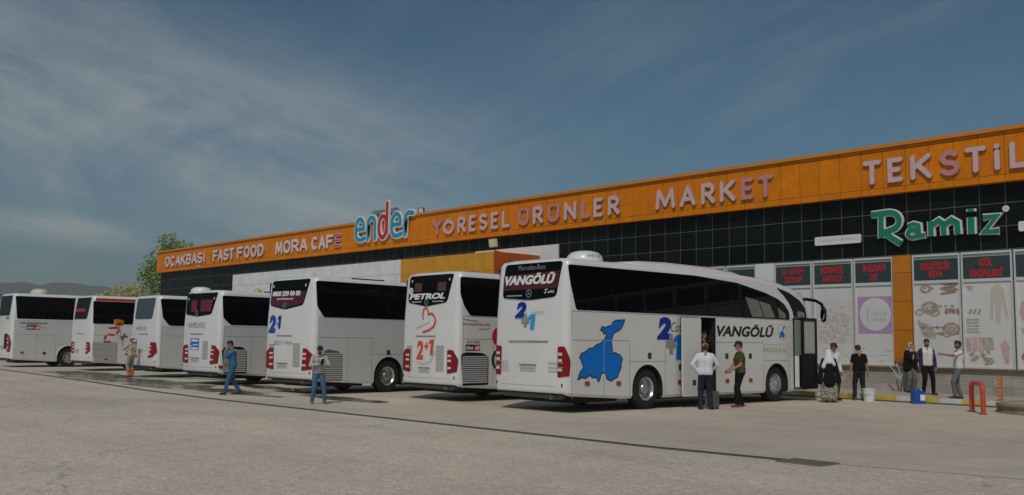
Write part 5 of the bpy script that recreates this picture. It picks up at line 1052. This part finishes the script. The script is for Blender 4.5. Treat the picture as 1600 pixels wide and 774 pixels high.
# two men at the nearest coach
person('balding man in white shirt and dark jeans with his back turned, hand on hip', -14.95, 20.4, .004, fac(.05, 1), 1.68, wht, dkjean, shoek, sleeve='long', hair='balding', hairm=mat('brown_hair', (.05, .025, .015), .6), feet=[(-.12, .0), (.14, .03)], hands=[(-.19, -.02, .98), (.2, .2, 1.02)], pole=[(-1, -.25, .1), (1, -.5, -.2)], loose=1.06)
e = empty('suitcase', (-14.98, 20.72, .004), R(95), 'grey upright suitcase standing beside the man in the white shirt', 'suitcase')
mb = MB(); mb.prism(rrect(-.15, .15, .05, .46, .04), lambda u, v, d: (u, d, v), -.12, .12); mb.build('case', mat('suitcase_grey', (.10, .105, .105), .5), e)
mb = MB(); mb.tube([(-.08, -.06, .46), (-.08, -.06, .56), (.08, -.06, .56), (.08, -.06, .46)], .012, 0, 6); mb.build('handle', black, e, 50)
mb = MB(); [mb.lathe([(.03, -.015), (.03, .015)], lambda a, b, h, x=x: (x+h, -.08+a, .03+b), 12) for x in (-.1, .1)]; mb.build('castors', black, e)
person('man in olive tee and sunglasses standing in profile, black trousers and brown shoes', -15.0, 22.0, .004, fac(-1, -.1), 1.72, olive, blk, shoebr, sleeve='short', feet=[(-.1, .12), (.1, -.08)], hands=[(-.12, .26, 1.0), (.12, .3, .98)], pole=[(-.5, -1, 0), (.5, -1, 0)], glasses=True, nod=.1)
# person on the steps of the middle door
person('person in dark clothes standing on the step inside the open middle door', -15.98, 16.2+5.55, .424, (1, -.5), 1.56, blk, blk, shoek, sleeve='long', hands=[(-.16, .2, 1.05), (.14, .24, 1.1)], pole=[(-1, -.5, -.5), (1, -.5, -.5)])
# woman in white scarf and patterned skirt, man in white shirt behind her
skp = bpy.data.materials.new('patterned_skirt'); skp.use_nodes = True; MT['patterned_skirt'] = skp
_n = skp.node_tree.nodes; _v = _n.new('ShaderNodeTexVoronoi'); _v.inputs['Scale'].default_value = 34; _t = _n.new('ShaderNodeTexCoord'); skp.node_tree.links.new(_t.outputs['Object'], _v.inputs['Vector'])
_r = _n.new('ShaderNodeValToRGB'); _r.color_ramp.elements[0].position = .50; _r.color_ramp.elements[0].color = (.50, .46, .38, 1); _r.color_ramp.elements[1].position = .58; _r.color_ramp.elements[1].color = (.05, .045, .04, 1)
skp.node_tree.links.new(_v.outputs['Distance'], _r.inputs[0]); skp.node_tree.links.new(_r.outputs[0], _n['Principled BSDF'].inputs['Base Color']); _n['Principled BSDF'].inputs['Roughness'].default_value = .9
def ex7(o, child, hp, V):
    child('skirt', [((-.09, -.02, .95), (-.15, .0, .2), .15, .15, 0), ((.09, -.02, .95), (.15, .02, .2), .15, .15, 0), ((0, -.05, .9), (0, -.05, .2), .15, .16, 0), ((0, .08, .9), (0, .1, .22), .12, .15, 0)], [skp])
    child('cloak', [((-.16, 0, 1.34), (-.26, 0, .72), .11, .14, 0), ((.16, 0, 1.34), (.26, 0, .72), .11, .14, 0), ((0, -.06, 1.36), (0, -.1, .68), .15, .2, 0), ((0, .05, 1.3), (0, .1, .72), .14, .18, 0)], [blk])
    child('headscarf', [(hp(0, -.02, .15), hp(0, .01, .16), .112, .095, 0), (hp(0, -.03, .12), (0, -.04, 1.4), .105, .17, 0), ((0, -.05, 1.5), (0, -.07, 1.36), .12, .16, 0), ((-.06, -.1, 1.42), (-.16, -.09, 1.2), .1, .09, 0), ((.06, -.1, 1.42), (.14, -.09, 1.28), .1, .08, 0), ((0, .06, 1.45), (0, .1, 1.35), .08, .1, 0)], [wht])
person('woman in long white headscarf, black cloak and patterned skirt with her back turned', -14.75, 26.15, .004, fac(.25, 1), 1.52, blk, skp, shoek, sleeve='long', hair=None, hands=[(-.14, .2, 1.0), (.16, .2, 1.0)], lean_=(0, .05), nod=.2, extras=ex7)
person('short haired man in white shirt standing behind the woman in the white headscarf', -15.2, 27.2, .004, fac(.35, -.9), 1.72, wht, cloth('green_grey_trousers', (.05, .055, .045)), shoek, sk=skind, sleeve='long', hairm=mat('red_brown_hair', (.08, .025, .018), .6), hands=[(-.24, .08, .88), (.25, .06, .87)], turn=.25, nod=.15, glasses=True)
# man in black tee with his back turned
person('man in black tee and dark jeans with his back turned, head bowed', -14.78, 28.0, .004, fac(.0, 1), 1.67, cloth('black_tee', (.006, .006, .007), .1), cloth('charcoal_jeans', (.025, .028, .03)), mat('tan_sneakers', (.12, .10, .07), .7), sk=skin, sleeve='short', feet=[(-.12, .1), (.13, -.08)], hands=[(-.3, .0, .85), (.3, .02, .85)], pole=[(-1, -.6, 0), (1, -.6, 0)], nod=.45)
# three on the pavement
def ex9(o, child, hp, V):
    child('headscarf', [(hp(0, -.02, .15), hp(0, .0, .17), .105, .09, 0), (hp(-.07, .01, .15), hp(-.05, .03, .06), .035, .05, 0), (hp(.07, .01, .15), hp(.05, .03, .06), .035, .05, 0), ((0, .05, 1.46), (.0, .12, 1.2), .09, .05, 0), ((0, -.05, 1.48), (0, -.08, 1.38), .11, .13, 0)], [cloth('beige_scarf', (.50, .38, .29))])
    child('coat', [((-.11, 0, 1.36), (-.14, .0, .84), .13, .15, 0), ((.11, 0, 1.36), (.14, .0, .84), .13, .15, 0), ((-.19, 0, 1.4), (-.24, -.05, 1.18), .075, .07, 0)], [blk])
person('woman in beige headscarf, black coat and wide grey trousers with a hand at her mouth', -14.7, 31.25, .162, fac(.35, -.9), 1.62, blk, gtrous, shoek, sleeve='long', hair=None, feet=[(-.13, .0), (.13, .0)], hands=[(-.24, .05, .9), (.07, .19, 1.42)], pole=[(-1, -.5, 0), (.7, .2, -1)], turn=-.2, extras=ex9, loose=1.12)
plaid = tilemat('purple_plaid', (.12, .035, .085), (.03, .03, .09), .09, .09, 0, 0, .022, .9, .25, .2)
def ex10(o, child, hp, V): child('shirt', [((-.15, -.03, 1.38), (-.15, -.02, .92), .09, .1, 0), ((.15, -.03, 1.38), (.15, -.02, .92), .09, .1, 0), ((0, -.08, 1.4), (0, -.08, .92), .1, .11, 0)], [plaid])
person('bearded man in open plaid shirt over a white tee, hand on hip, black trousers', -13.72, 30.3, .162, fac(.1, -1), 1.72, offw, blk, mat('dark_sneakers', (.05, .04, .035), .6), sleeve='long', feet=[(-.17, .05), (.15, .02)], hands=[(-.25, .08, .88), (.2, .02, 1.0)], pole=[(-1, -.5, 0), (1, -.1, .1)], turn=-.45, beard=True, extras=ex10)
for s in COL.objects:
    if s.name.startswith('person') and s.get('label', '').startswith('bearded man in open plaid'):
        me = s.data; me.materials.append(plaid)
        for p in me.polygons:
            if p.material_index == 1 and abs(p.center.x) > .17: p.material_index = len(me.materials)-1
person('bearded man in white tee and grey trousers on the kerb, one arm stretched out', -12.1, 28.75, .162, fac(-1, .05), 1.66, offw, gtrous, mat('black_sneakers', (.02, .02, .02), .6), sk=skind, sleeve='short', feet=[(-.06, .14), (.1, -.1)], heel=(.03, 0), hands=[(-.14, .5, 1.36), (.24, -.02, .88)], pole=[(-.6, .2, -1), (1, -.6, 0)], beard=True, curl=.25, lean_=(0, -.03))

# ------------------------------------------------------------------ trees, white van, haze
def leafmat(name, c1_, c2_):
    m = bpy.data.materials.new(name); m.use_nodes = True; nt = m.node_tree; N = nt.nodes; L = nt.links; b = N['Principled BSDF']; b.inputs['Roughness'].default_value = .6; b.inputs['Specular IOR Level'].default_value = .3
    g_ = N.new('ShaderNodeNewGeometry'); mx = N.new('ShaderNodeMix'); mx.data_type = 'RGBA'; mx.inputs['A'].default_value = (*c1_, 1); mx.inputs['B'].default_value = (*c2_, 1); L.new(g_.outputs['Random Per Island'], mx.inputs['Factor']); L.new(mx.outputs['Result'], b.inputs['Base Color'])
    tr = N.new('ShaderNodeBsdfTranslucent'); L.new(mx.outputs['Result'], tr.inputs['Color']); ms = N.new('ShaderNodeMixShader'); ms.inputs[0].default_value = .3; L.new(b.outputs[0], ms.inputs[1]); L.new(tr.outputs[0], ms.inputs[2]); L.new(ms.outputs[0], N['Material Output'].inputs['Surface']); return m
bark = mat('bark', (.14, .10, .07), .9, .3, 8)
def tree(name, label, loc, seed, clumps, trunk, leaf, n, size, lm, rz=0):
    rnd = random.Random(seed); t = empty(name, loc, rz, label, 'tree'); mb = MB()
    mb.tube(trunk, [.2-.16*k/(len(trunk)-1) for k in range(len(trunk))], 0, 9)
    for cx, cy, cz, rx, rz_ in clumps:
        a = Vector(trunk[min(len(trunk)-2, int(rnd.uniform(1, len(trunk)-1)))]); b = Vector((cx, cy, cz)); mb.tube([a, a.lerp(b, .5)+Vector((0, 0, -.2)), b], [.07, .04, .015], 0, 6)
        for k in range(3): mb.tube([b.lerp(a, .3), b+Vector((rnd.uniform(-rx, rx), rnd.uniform(-rx, rx), rnd.uniform(0, rz_)))*.9], [.025, .008], 0, 4)
    mb.build('trunk', bark, t, 60); mb = MB(); tot = sum(c[3]**2*c[4] for c in clumps)
    for cx, cy, cz, rx, rz_ in clumps:
        for k in range(int(n*(rx*rx*rz_)/tot)):
            while True:
                u = Vector((rnd.uniform(-1, 1), rnd.uniform(-1, 1), rnd.uniform(-1, 1)))
                if u.length < 1: break
            u = u*(.55+.45*u.length) if rnd.random() < .8 else u*1.15
            c = Vector((cx+u.x*rx, cy+u.y*rx, cz+u.z*rz_)); s = size*rnd.uniform(.6, 1.3)
            d = Vector((rnd.gauss(0, 1), rnd.gauss(0, 1), rnd.gauss(0, .7))).normalized(); w = d.orthogonal().normalized(); w = (w+d.cross(w)*rnd.uniform(-2, 2)).normalized()
            mb.add([c-d*s, c+w*s*.45, c+d*s, c-w*s*.45], [(0, 1, 2, 3)])
    me = mb.build('crown', lm, t); return t
lg_ = leafmat('poplar_leaves', (.15, .23, .025), (.36, .44, .07)); lp_ = leafmat('pale_bush_leaves', (.48, .48, .24), (.70, .68, .42))
rnd = random.Random(11); cl = [(0, 0, 7.6, 1.5, 1.7), (-.8, .3, 9.2, 1.3, 1.4), (.9, 0, 9.8, 1.4, 1.5), (.2, .2, 11.0, 1.0, 1.2), (1.6, .2, 11.0, .8, .7), (-1.6, 0, 7.9, 1.1, 1.3), (-1.0, .1, 5.8, 1.3, 1.5), (.7, 0, 5.4, 1.5, 1.6), (-2.3, .2, 5.9, .7, .9), (2.0, 0, 8.6, 1.0, 1.2), (.0, 0, 3.6, 1.5, 1.3), (-.4, .3, 11.5, .5, .6), (2.3, .1, 9.8, .6, .6), (-3.0, .2, 5.0, .5, .6), (2.6, .2, 11.0, .4, .4), (.7, .2, 11.9, .4, .5)]
tree('poplar_tree', 'tall green tree behind the far left corner of the shop', (-95.6, 39.7, 0), 5, cl, [(0, 0, 0), (.1, 0, 2.5), (-.1, .1, 5), (.2, 0, 8), (.1, 0, 11)], None, 3600, .19, lg_, YAW)
def bush(label, loc, seed, s, h):
    rnd = random.Random(seed); cl = [(rnd.uniform(-1.6, 1.6)*s, rnd.uniform(-1, 1)*s, h*rnd.uniform(.45, .8), rnd.uniform(.8, 1.3)*s, rnd.uniform(.8, 1.2)*s) for _ in range(12)]
    tree('flowering_tree', label, loc, seed, cl, [(0, 0, 0), (.1, 0, 1.2), (0, .1, 2.4), (.1, 0, h*.6)], None, 7000, .17, lp_, YAW)
bush('pale yellow green bushy tree beside the taller green tree', (-91.5, 36.3, 0), 2, 1.15, 7.6)
bush('pale rounded bushy tree seen over the coach with the red roof stripe', (-93.5, 34.6, 0), 8, 1.2, 7.4)
bush('low pale bush at the left end of the tree row', (-95.5, 33.2, 0), 15, .9, 5.9)
ridge('earth_bank', earth, 105, 125, [(-900, 462), (-60, 462), (0, 461), (14, 463), (24, 480), (40, 510), (1000, 530)], 9, px0=-300, px1=120, step=4, amp=.03)
va = empty('parked_van', (-74.5, 15.6, 0), R(8), 'white van mostly hidden behind the leftmost coach', 'van')
mb = MB(); pf = [(0, .4), (0, 2.2), (.15, 2.4), (3.4, 2.4), (4.3, 1.45), (5.1, 1.2), (5.2, .4)]; mb.prism(rpoly(pf, .15), lambda u, v, d: (d, u, v), -.95, .95); mb.build('body', white, va)
for s in (1, -1): mb = MB(); mb.prism([(2.6, 1.45), (2.6, 2.15), (3.35, 2.15), (4.0, 1.45)], lambda u, v, d, s=s: (s*d, u, v), .94, .955); mb.build('side_window', glass, va)
mb = MB(); mb.prism([(-.75, 1.45), (.75, 1.45), (.7, 2.1), (-.7, 2.1)], lambda u, v, d: (u, -d, v), -.02, .01); mb.build('rear_window', glass, va)
for y in (1.0, 4.2):
    for s in (1, -1): t = link('wheel', WM['front'][0], va, (s*.9, y, .36), 0 if s > 0 else math.pi); t.scale = (.69, .69, .69); link('rim', WM['front'][1], t)
HZ = True
if HZ:
    hz = bpy.data.materials.new('haze_air'); hz.use_nodes = True; N = hz.node_tree.nodes; N.remove(N['Principled BSDF']); pv = N.new('ShaderNodeVolumePrincipled'); pv.inputs['Color'].default_value = (.86, .91, .92, 1); pv.inputs['Density'].default_value = HAZE; pv.inputs['Anisotropy'].default_value = 0
    hz.node_tree.links.new(pv.outputs['Volume'], N['Material Output'].inputs['Volume'])
    mb = MB(); mb.box(-2600, 900, -400, 2600, -10, 150); tag(mb.build('haze', hz), kind='stuff')
